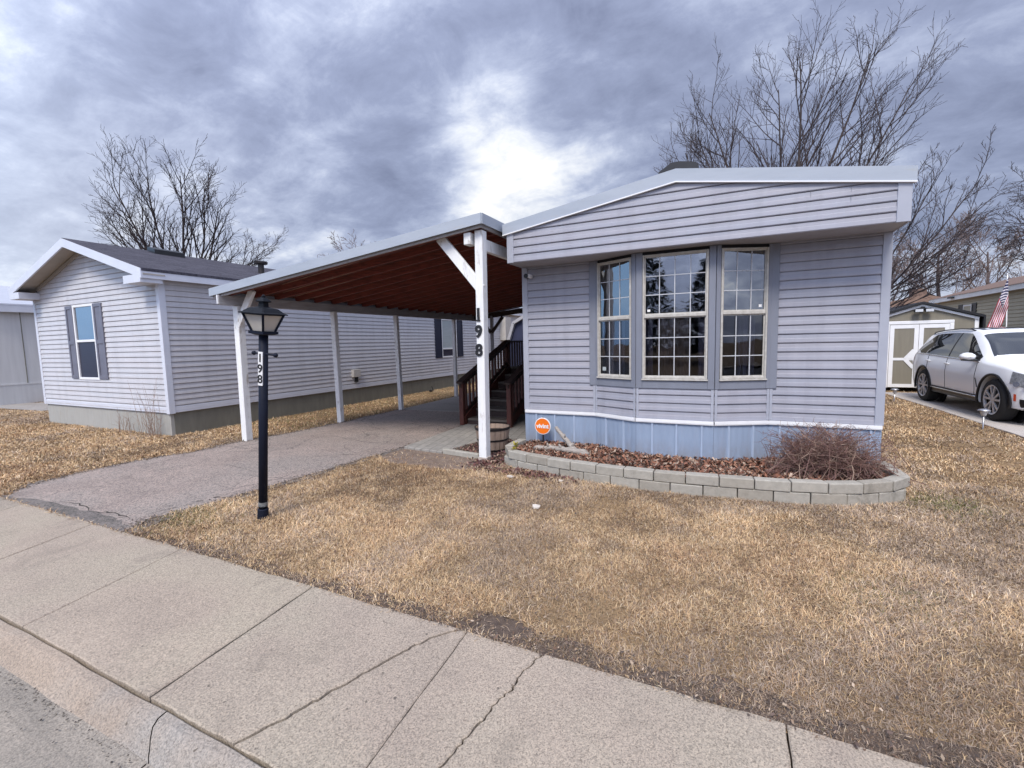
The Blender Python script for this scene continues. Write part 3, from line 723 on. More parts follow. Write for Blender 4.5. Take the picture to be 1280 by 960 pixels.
# ------------------------------------------------------------------ carport
car = thing('carport', (-5.3, 5.1, 0), 'white-framed carport with red-brown underside attached to the lavender home', 'carport')
def cz(x): return 2.575 + (x + 7.70) * (.65 / 4.83)
FL, FR, BL, BR = (-7.70, 4.74), (-2.87, 5.21), (-7.62, 13.25), (-2.87, 13.25)
rd = MB()
top = [(*FL, cz(-7.7)), (*FR, cz(-2.87)), (*BR, cz(-2.87)), (*BL, cz(-7.62))]
rd.prism([(x, y, z - .03) for x, y, z in top], (0, 0, .026)); rd.build('roof_deck', M['reddeck'], car, fixn=True)
rt = MB(); rt.prism([(x, y, z - .0038) for x, y, z in top], (0, 0, .006)); rt.build('roof', M['metalroof'], car, fixn=True)
fa = MB()
def plate(mb, a, b, za0, za1, zb0, zb1, th):
    A = Vector((a[0], a[1], 0)); B = Vector((b[0], b[1], 0)); t = (B - A).normalized(); n = Vector((t.y, -t.x, 0)) * th
    P = [A + Vector((0,0,za0)), B + Vector((0,0,zb0)), B + Vector((0,0,zb1)), A + Vector((0,0,za1))]
    mb.prism(P, n)
plate(fa, FL, FR, cz(-7.7) - .118, cz(-7.7) + .006, cz(-2.87) - .125, cz(-2.87) + .006, .016)
plate(fa, FR, BR, cz(-2.87) - .125, cz(-2.87) + .006, cz(-2.87) - .125, cz(-2.87) + .006, .016)
plate(fa, BL, FL, cz(-7.62) - .118, cz(-7.62) + .006, cz(-7.7) - .118, cz(-7.7) + .006, .016)
plate(fa, BR, BL, cz(-2.87) - .12, cz(-2.87), cz(-7.62) - .12, cz(-7.62), .016)
fa.build('fascia', M['fascia'], car, fixn=True)
fw_ = MB()                                                   # old wooden fascia board behind the metal
plate(fw_, (FL[0] + .03, FL[1] + .03), (FR[0] - .03, FR[1] + .03), cz(-7.7) - .150, cz(-7.7) - .035, cz(-2.87) - .160, cz(-2.87) - .035, -.03)
plate(fw_, (FR[0] - .03, FR[1] + .04), (BR[0] - .03, BR[1]), cz(-2.87) - .155, cz(-2.87) - .035, cz(-2.87) - .155, cz(-2.87) - .035, -.03)
fw_.build('fascia_board', M['beamgrey'], car, fixn=True)
yy = 5.25; k = 0
while yy < 13.1:
    xa, xb = -7.56, -2.93
    ya = yy - .30 * max(0, 1 - k / 8); yb = yy + .12 * max(0, 1 - k / 8)
    r_ = MB(); r_.bar((xa, ya, cz(xa) - .03 - .048), (xb, yb, cz(xb) - .03 - .048), .038, .095)
    r_.build('rafter', M['redwood'], car); yy += .405; k += 1
ed = MB()                                                    # pale seams between the roof pans, seen from below
for k in range(19):
    y_ = 5.45 + k * .405; ed.bar((-7.5, y_ - .02, cz(-7.5) - .034), (-2.95, y_ + .02, cz(-2.95) - .034), .012, .008)
ed.build('roof_seam', M['seam'], car)
bm_ = MB(); bm_.box(-7.535, -7.495, 4.75, 13.1, 2.315, 2.475); bm_.box(-7.585, -7.545, 4.82, 13.1, 2.315, 2.475); bm_.build('side_beam', M['beamgrey'], car, bevel=.004)
ec = MB(); ec.box(-7.532, -7.505, 4.735, 4.749, 2.33, 2.47); ec.build('beam_end', M['white'], car)
bm_ = MB(); bm_.box(-3.02, -2.955, 5.40, 13.1, 2.81, 2.965); bm_.build('house_beam', M['oldwhite'], car, bevel=.004)
be = MB(); be.box(-3.165, -3.062, 5.255, 5.40, 2.875, 3.025); be.build('beam_block', M['oldwhite'], car, bevel=.006)
bb = MB(); bb.bar((-7.5, 13.0, 2.40), (-3.0, 13.0, 2.84), .04, .15); bb.build('back_beam', M['brownstain'], car)
def post(x, y, w, d, z, mm, lean=(0, 0), n='post'):
    m_ = MB(); m_.bar((x, y, -.01), (x + lean[0], y + lean[1], z), w, d, up=(0, 1, 0)); return m_.build(n, mm, car, bevel=.006)
post(-7.585, 5.115, .125, .12, 2.315, M['oldwhite'], (.02, 0))
post(-7.425, 7.09, .11, .10, 2.315, M['oldwhite'], (-.03, 0))
post(-7.33, 8.95, .10, .09, 2.315, M['oldwhite'], (-.04, 0))
post(-7.475, 11.70, .09, .09, 2.315, M['oldwhite'])
post(-6.88, 13.0, .09, .09, 2.45, M['beamgrey'])
fp = post(-3.000, 5.362, .114, .124, 3.05, M['oldwhite'], (.03, 0))
br_ = MB(); br_.bar((-7.60, 5.090, 1.93), (-7.13, 5.090, 2.56), .055, .125, up=(0, 0, 1)); br_.build('brace', M['oldwhite'], car, bevel=.005)
br_ = MB(); br_.bar((-2.96, 5.332, 2.30), (-3.58, 5.332, 3.03), .05, .135, up=(0, 0, 1)); br_.build('brace', M['oldwhite'], car, bevel=.005)
for s in (-1, 1):
    br_ = MB(); br_.bar((-6.88 + .02 * s, 12.95, 1.92), (-6.88 + s * .42, 12.95, 2.40), .06, .09); br_.build('brace', M['brownstain'], car)
for ch, z in (('1', 1.967), ('9', 1.744), ('8', 1.498)):
    m_ = MB(); put_text(m_, ch, .215, .006, (-3.000 + (z - 1.5) * .01 - .003, 5.292, z), (1, 0, .03), (0, 0, 1), offset=.0075)
    if ch == '1': m_.box(-3.028, -2.972, 5.286, 5.298, 1.884, 1.904)
    m_.build('house_number', M['black'], car)
# rot at the foot of the front post
m_ = MB(); m_.bar((-3.0, 5.365, -.005), (-2.999, 5.365, .06), .136, .136, up=(0, 1, 0)); m_.build('post_foot', mat('rotten_foot', (.34, .25, .19), (.55, .5, .46), 20, .9, bstr=.4), car)

# ------------------------------------------------------------------ porch stairs
stt = thing('porch_stairs', (-4.2, 7.6, 0), 'dark red-brown wooden stairs with slatted railings beside the barrel planter', 'stairs')
SX0, SX1, SY = -4.66, -3.70, 7.58
NR = 6; RISE, RUN = .148, .335
for i in range(NR):
    m_ = MB(); z = RISE * (i + 1)
    m_.box(SX0 + .06, SX1 - .02, SY + RUN * i, SY + RUN * i + RUN + .02, z - .04, z); m_.build('tread', M['tread'], stt, bevel=.004)
for i in range(NR + 1):
    m_ = MB(); m_.box(SX0 + .05, SX1 - .03, SY + RUN * i + .02, SY + RUN * i + .038, RISE * i + .0, RISE * (i + 1) - .042); m_.build('riser', M['brownstain'], stt)
LZ = RISE * (NR + 1); LY = SY + RUN * NR
m_ = MB(); m_.box(SX0, HX0 - .02, LY, LY + 1.5, LZ - .05, LZ); m_.build('landing', M['tread'], stt)
for x in (SX0 + .02, SX1 - .02):
    m_ = MB(); m_.bar((x, SY, .08), (x, LY, LZ - .06), .04, .22, up=(0, 0, 1)); m_.build('stringer', M['stain'], stt)
for q_ in ((SX0, HX0, LY + 1.44, LY + 1.49, .0, LZ - .05), (SX0 - .02, SX0, LY + .02, LY + 1.44, .05, LZ - .05), (SX1 + .08, HX0 - .01, LY, LY + .03, .02, LZ - .05)):
    m_ = MB(); m_.box(*q_); m_.build('skirt_board', M['brownstain'], stt)
for x, y, h in ((SX0 - .03, SY - .03, .84), (SX1 + .03, SY - .03, .84), (SX0 - .03, LY, 1.60), (SX1 + .03, LY, 1.6), (SX0 - .03, LY + 1.44, 1.6), (HX0 - .1, LY + 1.44, 1.6)):
    m_ = MB(); m_.box(x - .045, x + .045, y - .045, y + .045, .02, h); m_.build('newel_post', M['stain'], stt, bevel=.005)
for x in (SX0 - .03, SX1 + .03):
    m_ = MB(); m_.bar((x, SY - .12, .845), (x, LY + .03, 1.64), .14, .04, up=(0, 0, 1)); m_.bar((x, SY - .10, .79), (x, LY + .03, 1.58), .04, .09); m_.build('handrail', M['brownstain'], stt, bevel=.004)
    m_ = MB(); m_.bar((x, SY, .22), (x, LY, LZ + .1), .035, .08); m_.build('bottom_rail', M['brownstain'], stt)
    for i in range(14):
        y = SY + .12 + i * .142; zb = .22 + (y - SY) / (LY - SY) * (LZ - .12); zt = .80 + (y - SY + .1) / (LY - SY + .1) * .78
        m_ = MB(); m_.box(x - .018, x + .018, y - .018, y + .018, zb, zt - .04); m_.build('baluster', M['stain'], stt)
m_ = MB(); m_.box(SX0 - .07, HX0 - .02, LY + 1.38, LY + 1.50, 1.60, 1.64); m_.box(SX0 - .02, HX0 - .05, LY + 1.41, LY + 1.45, 1.50, 1.60); m_.box(SX0 - .1, SX0 + .04, LY + .02, LY + 1.4, 1.60, 1.638); m_.build('handrail', M['brownstain'], stt)
for i in range(12):
    x = SX0 + .08 + i * .14
    m_ = MB(); m_.box(x - .018, x + .018, LY + 1.41, LY + 1.445, LZ, 1.52); m_.build('baluster', M['brownstain'], stt)
    if i < 9:
        y = LY + .12 + i * .142
        m_ = MB(); m_.box(SX0 - .045, SX0 - .012, y - .018, y + .018, LZ, 1.60); m_.build('baluster', M['brownstain'], stt)

# half-barrel planter
bp = thing('barrel_planter', (-3.2, 5.98, 0), 'wooden half-barrel planter with dark metal hoops behind the numbered white post', 'planter')
m_ = MB()
NS = 20
prof = [(.205, .0), (.222, .10), (.243, .22), (.262, .345), (.24, .347), (.225, .28)]
for s in range(NS):
    a0 = 2 * math.pi * s / NS + .012; a1 = 2 * math.pi * (s + 1) / NS - .012
    vs = []
    for r_, h in prof:
        for a in (a0, (a0 + a1) / 2, a1): vs.append((-3.2 + r_ * math.cos(a), 5.98 + r_ * math.sin(a), h + .006))
    m_.add(vs, [(i*3+j, i*3+j+1, (i+1)*3+j+1, (i+1)*3+j) for i in range(len(prof) - 1) for j in range(2)])
m_.build('staves', M['barrel'], bp)
for z0, z1, r0, r1 in ((.315, .352, .260, .267), (.155, .180, .2345, .239), (.005, .03, .207, .213)):
    m_ = MB(); m_.lathe([(r0 - .01, z0), (r0 + .004, z0), (r1 + .004, z1), (r1 - .014, z1)], (-3.2, 5.98, .006), 32); m_.build('hoop', M['hoop'], bp, smooth=False)
m_ = MB(); m_.lathe([(.003, .30), (.15, .295), (.236, .28)], (-3.2, 5.98, .006), 24); m_.build('potting_soil', M['soil'], bp)
m_ = MB(); m_.lathe([(.003, .012), (.19, .012), (.2, .02)], (-3.2, 5.98, .0), 24); m_.build('bottom', M['barrel'], bp)
edg = MB(); edg.bar((-3.78, 5.535, .03), (-3.12, 5.43, .03), .07, .08); tag(edg.build('garden_edging', M['wallstone'], bevel=.01), 'low concrete edging strip between the paved walk and the numbered post', 'edging')
# ------------------------------------------------------------------ raised bed
wall = thing('garden_wall', (-.5, 5.0, 0), 'low two-course grey concrete block wall curving round the bed under the bay window', 'garden wall')
def resample(pts, step, off):
    """points every step along a polyline, starting at off"""
    out = []; acc = -off; 
    P = [Vector(p) for p in pts]
    segs = [(a, b, (b - a).length) for a, b in zip(P[:-1], P[1:])]
    tot = sum(s[2] for s in segs); d = off
    while d < tot:
        q = d
        for a, b, l in segs:
            if q <= l: out.append(a + (b - a) * (q / l)); break
            q -= l
        d += step
    return out
def smooth_path(pts, it=2):
    for _ in range(it):
        q = [pts[0]]
        for a, b in zip(pts[:-1], pts[1:]):
            q += [(a[0]*.75 + b[0]*.25, a[1]*.75 + b[1]*.25), (a[0]*.25 + b[0]*.75, a[1]*.25 + b[1]*.75)]
        pts = q + [pts[-1]]
    return pts
bpath = smooth_path(bed_out, 1)
for z0, z1, off, thk in ((-.02, .098, .02, .10), (.101, .203, .17, .115)):
    pts = [Vector(bpath[0])] + resample(bpath, .318, off) + [Vector(bpath[-1])]
    for a, b in zip(pts[:-1], pts[1:]):
        if (b - a).length < .06: continue
        d = (b - a).normalized(); n = Vector((-d.y, d.x))     # inwards
        g = d * .004; j = rng.uniform(-.006, .006); jz = rng.uniform(-.003, .003)
        def nrm(p):
            k = min(range(len(bpath)), key=lambda i: (Vector(bpath[i]) - p).length)
            t = (Vector(bpath[min(k+1, len(bpath)-1)]) - Vector(bpath[max(k-1, 0)])).normalized(); return Vector((-t.y, t.x))
        na, nb = nrm(a), nrm(b)
        A0 = a + g + n * j; B0 = b - g + n * j; A1 = a + g + na * thk; B1 = b - g + nb * thk
        m_ = MB(); m_.prism([(*A0, z0 + jz), (*B0, z0 + jz), (*B1, z0 + jz), (*A1, z0 + jz)], (0, 0, z1 - z0))
        m_.build('block', M['wallstone'], wall, bevel=.009, segs=2, fixn=True)
sheet('bed_soil', [(x * .985 + .0, y + .04) if y < 5.9 else (x, y) for x, y in soil_poly], .125, M['soil'])

def in_poly(px, py, poly):
    px = np.asarray(px); py = np.asarray(py); c = np.zeros(px.shape, bool); n = len(poly); j = n - 1
    for i in range(n):
        xi, yi = poly[i]; xj, yj = poly[j]
        if yi != yj:
            c ^= ((yi > py) != (yj > py)) & (px < (xj - xi) * (py - yi) / (yj - yi) + xi)
        j = i
    return c

nrs = np.random.RandomState(5)
def np_mesh(name, verts, faces_flat, nper, colors, m, kind=None):
    me = bpy.data.meshes.new(name)
    nv = len(verts); nf = len(nper)
    me.vertices.add(nv); me.vertices.foreach_set('co', verts.astype(np.float32).ravel())
    me.loops.add(len(faces_flat)); me.loops.foreach_set('vertex_index', faces_flat.astype(np.int32))
    me.polygons.add(nf); st = np.concatenate([[0], np.cumsum(nper)[:-1]]).astype(np.int32)
    me.polygons.foreach_set('loop_start', st)
    try: me.polygons.foreach_set('loop_total', nper.astype(np.int32))
    except Exception: pass
    a = me.attributes.new('tone', 'FLOAT_COLOR', 'POINT'); a.data.foreach_set('color', colors.astype(np.float32).ravel())
    me.materials.append(m); me.update(); me.validate()
    o = bpy.data.objects.new(name, me); C.objects.link(o)
    if kind: o['kind'] = kind
    return o

def chips(name, pts, size, tones, z, m, zs=.02, kind='stuff', tilt=.6):
    n = len(pts); L = size * nrs.uniform(.5, 1.6, n); W = L * nrs.uniform(.25, .7, n)
    yaw = nrs.uniform(0, 2*np.pi, n); t1 = nrs.normal(0, tilt, n)
    ux = np.stack([np.cos(yaw)*np.cos(t1), np.sin(yaw)*np.cos(t1), np.sin(t1)], 1)
    vx = np.stack([-np.sin(yaw), np.cos(yaw), nrs.normal(0, tilt, n)], 1)
    c = np.stack([pts[:, 0], pts[:, 1], z + nrs.uniform(0, zs, n)], 1)
    q = [c + ux*(a*L/2)[:, None] + vx*(b*W/2)[:, None] for a, b in ((-1, -.6), (.7, -1), (1, .5), (-.6, 1))]
    v = np.stack(q, 1).reshape(-1, 3); f = np.arange(4*n)
    T = np.array(tones); col = T[nrs.randint(0, len(T), n)] * nrs.uniform(.65, 1.25, (n, 1))
    col = np.concatenate([np.repeat(col, 4, 0), np.ones((4*n, 1))], 1)
    return np_mesh(name, v, f, np.full(n, 4), col, m, kind)
def sample_poly(poly, n):
    xs = [p[0] for p in poly]; ys = [p[1] for p in poly]
    x = nrs.uniform(min(xs), max(xs), n*3); y = nrs.uniform(min(ys), max(ys), n*3)
    k = in_poly(x, y, poly); return np.stack([x[k], y[k]], 1)[:n]
bed_in = [(x * .965, y + .11) if y < 5.9 else (x * .96, y) for x, y in soil_poly]
chips('bark_mulch', sample_poly(bed_in, 9000), .035, [(.24, .11, .07), (.31, .17, .11), (.18, .085, .06), (.40, .30, .23), (.12, .075, .06), (.27, .13, .085)], .128, M['chip'], .035)
chips('gutter_grit', np.concatenate([np.stack([nrs.uniform(-6, 3, 1500), nrs.normal(.885, .022, 1500)], 1), np.stack([nrs.uniform(-6, 3, 900), nrs.uniform(.45, .9, 900)], 1), np.stack([nrs.uniform(-6, 3, 700), nrs.normal(1.045, .006, 700)], 1)]), .009, [(.10, .085, .07), (.06, .05, .045), (.22, .19, .16), (.30, .26, .22)], -.088, M['chip'], .004, tilt=.15)
chips('leaf_litter', np.concatenate([sample_poly(tri_poly, 1500), np.stack([nrs.normal(-2.25, .35, 900), nrs.normal(4.98, .07, 900)], 1), np.stack([nrs.normal(-2.9, .12, 500), nrs.normal(5.25, .12, 500)], 1)]), .03, [(.15, .07, .06), (.2, .1, .08), (.10, .05, .055), (.28, .2, .15)], .005, M['chip'], .03)

# lawn sign
sg = thing('yard_sign', (-2.41, 6.02, 0), 'round orange yard sign with white rim and white lettering in the bed', 'sign')
SC = Vector((-2.41, 6.02, .395))
m_ = MB(); m_.lathe([(.0005, .0), (.118, .0), (.122, .004), (.122, .014), (.0005, .014)], (SC.x, SC.y, SC.z), 40, ax='y'); m_.build('sign_disc', M['signwhite'], sg)
m_ = MB(); m_.lathe([(.0005, -.002), (.110, -.002), (.110, .001)], (SC.x, SC.y, SC.z), 40, ax='y'); face = m_.build('sign_face', M['orange'], sg)
m_ = MB(); put_text(m_, 'vivint', .086, .0015, (SC.x, SC.y - .0045, SC.z), (1, 0, 0), (0, 0, 1), offset=.0032); m_.build('lettering', M['signwhite'], face)
m_ = MB(); m_.bar((SC.x, SC.y + .02, .02), (SC.x, SC.y + .02, .525), .02, .012, up=(0, 1, 0)); m_.build('stake', M['black'], sg)

# driftwood: two weathered limbs
def limb(name, pts, rad, label, seed):
    r = random.Random(seed); P = []
    for i, (a, b) in enumerate(zip(pts[:-1], pts[1:])):
        for k in range(5):
            t = k / 5; P.append(Vector(a).lerp(Vector(b), t) + Vector([r.uniform(-.008, .008) for _ in range(3)]))
    P.append(Vector(pts[-1])); n = len(P)
    rr = [(rad[0] + (rad[1] - rad[0]) * i / (n - 1)) * r.uniform(.85, 1.15) for i in range(n)]
    m_ = MB(); m_.tube(P, rr, 9)
    for k in (4, 8):
        if k < n: m_.tube([P[k], P[k] + Vector((r.uniform(-.06, .06), -.04, .07))], [rr[k] * .6, rr[k] * .3], 6)
    return tag(m_.build(name, M['drift'], smooth=True), label, 'driftwood')
limb('driftwood_branch', [(-2.16, 5.9, .41), (-1.96, 5.78, .26), (-1.80, 5.66, .16), (-1.62, 5.58, .14)], (.022, .05), 'silvery driftwood limb leaning up beside the round orange sign', 1)
limb('driftwood_branch', [(-2.42, 5.70, .15), (-2.15, 5.72, .165), (-1.9, 5.66, .17), (-1.66, 5.62, .15)], (.03, .045), 'silvery driftwood limb lying flat on the bed mulch', 2)
yp = MB()
for i in range(44):
    a = rng.uniform(0, 6.28); r_ = rng.uniform(.0, .03); z = .15 + i * .0032
    c = Vector((-2.53 + r_ * math.cos(a), 5.33 + r_ * math.sin(a), z)); d = Vector((math.cos(a), math.sin(a), rng.uniform(.3, 1.2))).normalized() * .032; s = Vector((-math.sin(a), math.cos(a), 0)) * .012
    yp.add([c - s, c + s, c + d + s * .6, c + d - s * .6], [(0, 1, 2, 3)])
yp.tube([(-2.53, 5.33, .12), (-2.53, 5.33, .24)], .006, 5)
tag(yp.build('small_plant', M['yellow']), 'tiny yellow-green plant at the left end of the block wall', 'plant')

# dormant shrub
def shrub(name, c, rx, ry, h, n, label, seed, m, m2, nn2):
    r = random.Random(seed); t = thing(name, (c[0], c[1], c[2]), label, 'shrub')
    def twigs(mb, n, rad, wild):
        for _ in range(n):
            a = r.uniform(0, 6.28); e = r.random() ** .6
            p = Vector((c[0] + r.gauss(0, .24), c[1] + r.gauss(0, .12), c[2]))
            tip = Vector((c[0] + rx * e * math.cos(a), c[1] + ry * e * math.sin(a), c[2] + h * r.uniform(.25, 1.12) * math.sqrt(max(.05, 1 - .45 * e * e))))
            mid = p.lerp(tip, .5) + Vector((r.gauss(0, .05), r.gauss(0, .05), .10 + r.gauss(0, .05)))
            pts = []
            for k in range(6):
                u = k / 5; q = p * (1-u)**2 + mid * 2*u*(1-u) + tip * u*u
                pts.append(q + Vector([r.gauss(0, wild) for _ in range(3)]))
            mb.tube(pts, [rad * (1.2 - .75 * k / 5) for k in range(6)], 3, caps=False)
            for k in (2, 3, 4, 5):
                for _ in range(2):
                    d = Vector((r.gauss(0, 1), r.gauss(0, 1), r.gauss(.1, .6))).normalized() * r.uniform(.03, .10)
                    q = pts[k]; mb.tube([q, q + d * .5 + Vector((0, 0, r.gauss(0, .012))), q + d], [rad * .55, rad * .45, rad * .25], 3, caps=False)
    mb = MB(); twigs(mb, n, .0034, .014); mb.build('branches', m, t)
    mb = MB(); twigs(mb, nn2, .0036, .016); mb.build('dead_stems', m2, t)
    return t
shrub('dormant_shrub', (.92, 5.66, .13), .60, .34, .50, 560, 'tangled leafless red-brown shrub at the right end of the bed', 3, M['bush'], M['bush2'], 130)

# ------------------------------------------------------------------ lamp post
lp = thing('lamp_post', (-3.94, 2.76, 0), 'navy black lamp post with four-sided lantern and vertical number plate on the lawn', 'lamp post')
lb = Vector((-3.955, 2.76, 0)); lt = Vector((-3.765, 2.76, 1.715)); ld = (lt - lb).normalized()
def LPt(z): return lb + (lt - lb) * (z / 1.715)
m_ = MB(); m_.tube([LPt(.0), LPt(1.72)], .0385, 20); pole = m_.build('post', M['lampblack'], lp, smooth=True)
m_ = MB(); m_.tube([LPt(-.02), LPt(.095), LPt(.10)], [.048, .047, .040], 20); m_.build('base_collar', M['lampblack'], lp, smooth=False)
m_ = MB(); m_.tube([LPt(.125), LPt(.165)], .0398, 20); m_.build('worn_band', mat('chipped_paint', (.25, .25, .24), (.06, .07, .08), 30, .7, bstr=.2), lp)
m_ = MB(); c = LPt(1.545); m_.tube([c + Vector((-.155, .02, .012)), c + Vector((.185, -.02, -.012))], .009, 8)
for s in (-1, 1):
    e = c + Vector((-.155, .02, .012)) if s < 0 else c + Vector((.185, -.02, -.012))
    m_.tube([e + Vector((-.022, 0, 0)), e + Vector((-.012, 0, 0)), e, e + Vector((.012, 0, 0)), e + Vector((.022, 0, 0))], [.006, .017, .020, .017, .006], 10)
m_.build('ladder_rest', M['lampblack'], lp, smooth=True)
# lantern in its own frame (tilted with the post, turned about 40 degrees)
fx = Vector((math.cos(R(7)), math.sin(R(7)), 0)); fx = (fx - ld * fx.dot(ld)).normalized(); fy = ld.cross(fx)
def LQ(x, y, z): return lt + fx * x + fy * y + ld * z
def ring(s, z): return [LQ(s*a, s*b, z) for a, b in ((-1, -1), (1, -1), (1, 1), (-1, 1))]
s0, s1, zb, zt = .064, .116, .03, .19
m_ = MB()
m_.add(ring(.05, .0) + ring(.084, .012) + ring(.084, .034) + ring(.05, .034), [(0,1,2,3)[::-1]] + [(i, (i+1)%4, (i+1)%4+4, i+4) for i in range(4)] + [(i+4, (i+1)%4+4, (i+1)%4+8, i+8) for i in range(4)] + [(8,9,10,11)])
for a, b in ((-1, -1), (1, -1), (1, 1), (-1, 1)): m_.bar(LQ(s0*a, s0*b, zb), LQ(s1*a, s1*b, zt), .019, .019, up=ld)
for i in range(4):
    q = ring(s1, zt - .004); m_.bar(q[i], q[(i+1)%4], .018, .018, up=ld)
lan = m_.build('lantern', M['lampblack'], lp)
for i in range(4):
    a, b = ring(s0 - .004, zb + .006), ring(s1 - .006, zt - .006); j = (i + 1) % 4
    m_ = MB(); cen = LQ(0, 0, .1); out = ((a[i] + a[j]) / 2 - LQ(0, 0, zb)).normalized()
    m_.prism([a[i], a[j], b[j], b[i]], -out * .004); m_.build('pane', M['milkglass'], lan)
m_ = MB(); rr = [(.154, .184), (.156, .192), (.128, .202), (.120, .210), (.092, .234), (.042, .246), (.032, .250), (.030, .288), (.048, .291), (.050, .298), (.030, .318), (.012, .330)]
vs = []
for s, z in rr:
    # octagonal-ish square with soft corners
    for a, b in ((-1, -.92), (-.92, -1), (.92, -1), (1, -.92), (1, .92), (.92, 1), (-.92, 1), (-1, .92)): vs.append(LQ(s*a*.93, s*b*.93, z))
n = len(rr)
m_.add(vs, [(i*8+j, i*8+(j+1)%8, (i+1)*8+(j+1)%8, (i+1)*8+j) for i in range(n-1) for j in range(8)] + [tuple(range(8))[::-1], tuple((n-1)*8+j for j in range(8))])
m_.tube([LQ(0, 0, .325), LQ(0, 0, .345), LQ(0, 0, .357)], [.014, .016, .004], 8)
m_.build('lantern_cap', M['capgreen'], lan)
# number plate on the camera-left face of the post
nd = Vector((.24, -.97, 0)).normalized(); nx = Vector((.97, .24, 0)).normalized()
nx = (nx - ld * nx.dot(ld)).normalized(); nd = nx.cross(ld).normalized()
pc = LPt(1.415); m_ = MB()
o_ = pc + nd * .0405
hw, hh = .023, .152
q = [o_ + nx*a*hw + ld*b*hh for a, b in ((-1, -1), (1, -1), (1, 1), (-1, 1))]
m_.prism(q, -nd * .01); pl = m_.build('number_plate', M['signwhite'], lp, bevel=.002, fixn=True)
for ch, dz in (('1', .095), ('9', 0), ('8', -.095)):
    m_ = MB(); put_text(m_, ch, .104, .001, o_ + ld*dz + nd*.0022, nx, ld, offset=.0016); m_.build('digit', M['black'], pl)

# ------------------------------------------------------------------ neighbouring home on the left
NX0, NX1, NY, NYB = -14.36, -9.40, 4.88, 23.5
nb = thing('mobile_home', ((NX0+NX1)/2, NY, 0), 'pale grey-sided home with shingled gable roof left of the carport', 'house')
NZ = .455
NAX = (NX0 + NX1) / 2
def nz(x): return 3.84 - abs(x - NAX) * (.81 / 2.66)
fr = MB(); L = NX1 - NX0
wx0, wx1, wz0, wz1 = -12.60 - NX0, -11.75 - NX0, 1.015, 2.585
siding(fr, (NX0, NY), (NX1, NY), [(0, NZ), (L, NZ), (L, wz0), (0, wz0)], NZ)
siding(fr, (NX0, NY), (NX1, NY), [(0, wz0), (wx0, wz0), (wx0, wz1), (0, wz1)], NZ)
siding(fr, (NX0, NY), (NX1, NY), [(wx1, wz0), (L, wz0), (L, wz1), (wx1, wz1)], NZ)
siding(fr, (NX0, NY), (NX1, NY), [(0, wz1), (L, wz1), (L, nz(NX1) - .17), (NAX - NX0, 3.64), (0, nz(NX0) - .17)], NZ)
fr.build('gable_wall', M['siding_n'], nb)
sd = MB(); a0 = 13.86 - NY; a1 = 14.86 - NY; LL = NYB - NY
siding(sd, (NX1, NY), (NX1, NYB), [(0, NZ), (LL, NZ), (LL, 1.1), (0, 1.1)], NZ)
siding(sd, (NX1, NY), (NX1, NYB), [(0, 1.1), (a0, 1.1), (a0, 2.5), (0, 2.5)], NZ)
siding(sd, (NX1, NY), (NX1, NYB), [(a1, 1.1), (LL, 1.1), (LL, 2.5), (a1, 2.5)], NZ)
siding(sd, (NX1, NY), (NX1, NYB), [(0, 2.5), (LL, 2.5), (LL, 2.88), (0, 2.88)], NZ)
sd.box(NX0, NX0 + .05, NY + .05, NYB, .4, 2.88)
sd.build('side_wall', M['siding_n'], nb)
m_ = MB(); m_.box(NX0 + .06, NX1 - .06, NY + .06, NYB - .1, .3, 2.8); m_.build('wall_core', M['dark'], nb)
m_ = MB()
m_.fbox((NX0, NY), (NX1, NY), 0, L, NZ - .03, NZ + .075, 0, .013); m_.fbox((NX1, NY), (NX1, NYB), .08, LL, NZ - .03, NZ + .085, 0, .0135)
m_.build('base_trim', M['greyfascia'], nb, bevel=.004)
m_ = MB(); m_.fbox((NX0, NY), (NX1, NY), -.02, .075, NZ - .03, 2.9, -.02, .02); m_.build('corner_trim', M['greyfascia'], nb, bevel=.004)
m_ = MB(); m_.fbox((NX0, NY), (NX1, NY), L - .075, L + .02, NZ - .045, 2.88, -.02, .02)
m_.fbox((NX1, NY), (NX1, NYB), .0, .09, NZ - .0445, 2.88, -.001, .0195)
m_.build('corner_trim', M['greyfascia'], nb, bevel=.004)
m_ = MB(); m_.box(NX0 + .03, NX1 - .03, NY + .02, NY + .08, -.03, NZ - .005); m_.build('skirting', M['foundation'], nb)
m_ = MB(); m_.box(NX1 - .10, NX1 - .025, NY + .081, NYB, -.03, NZ - .006); m_.build('skirting', M['foundation_g'], nb)
m_ = MB(); FY = 4.53; E0, E1 = NX0 - .16, NX1 + .18
for a, b in ((E0, NAX), (NAX, E1)):
    m_.prism([(a, FY + .012, nz(a) - .05), (b, FY + .012, nz(b) - .05), (b, FY + .012, nz(b)), (a, FY + .012, nz(a))], (0, NYB + .3 - FY, 0))
m_.build('roof', M['shingle'], nb, fixn=True)
m_ = MB()
for a, b in ((E0 + .005, NAX), (NAX, E1 - .005)):
    m_.prism([(a, FY, nz(a) - .175), (b, FY, nz(b) - .175), (b, FY, nz(b) - .012), (a, FY, nz(a) - .012)], (0, .03, 0))
m_.box(E1 - .035, E1 - .006, FY + .03, NYB, nz(E1) - .170, nz(E1) - .016)
m_.box(E0 + .006, E0 + .035, FY + .03, NYB, nz(E0) - .170, nz(E0) - .016)
for x0, x1 in ((E1 - .58, E1 - .036), (E0 + .036, E0 + .50)):    # boxed eave returns
    m_.box(x0, x1, FY - .001, NY - .0, nz(E1) - .24, nz(E1) - .10)
m_.build('fascia', M['greyfascia'], nb, fixn=True)
m_ = MB()
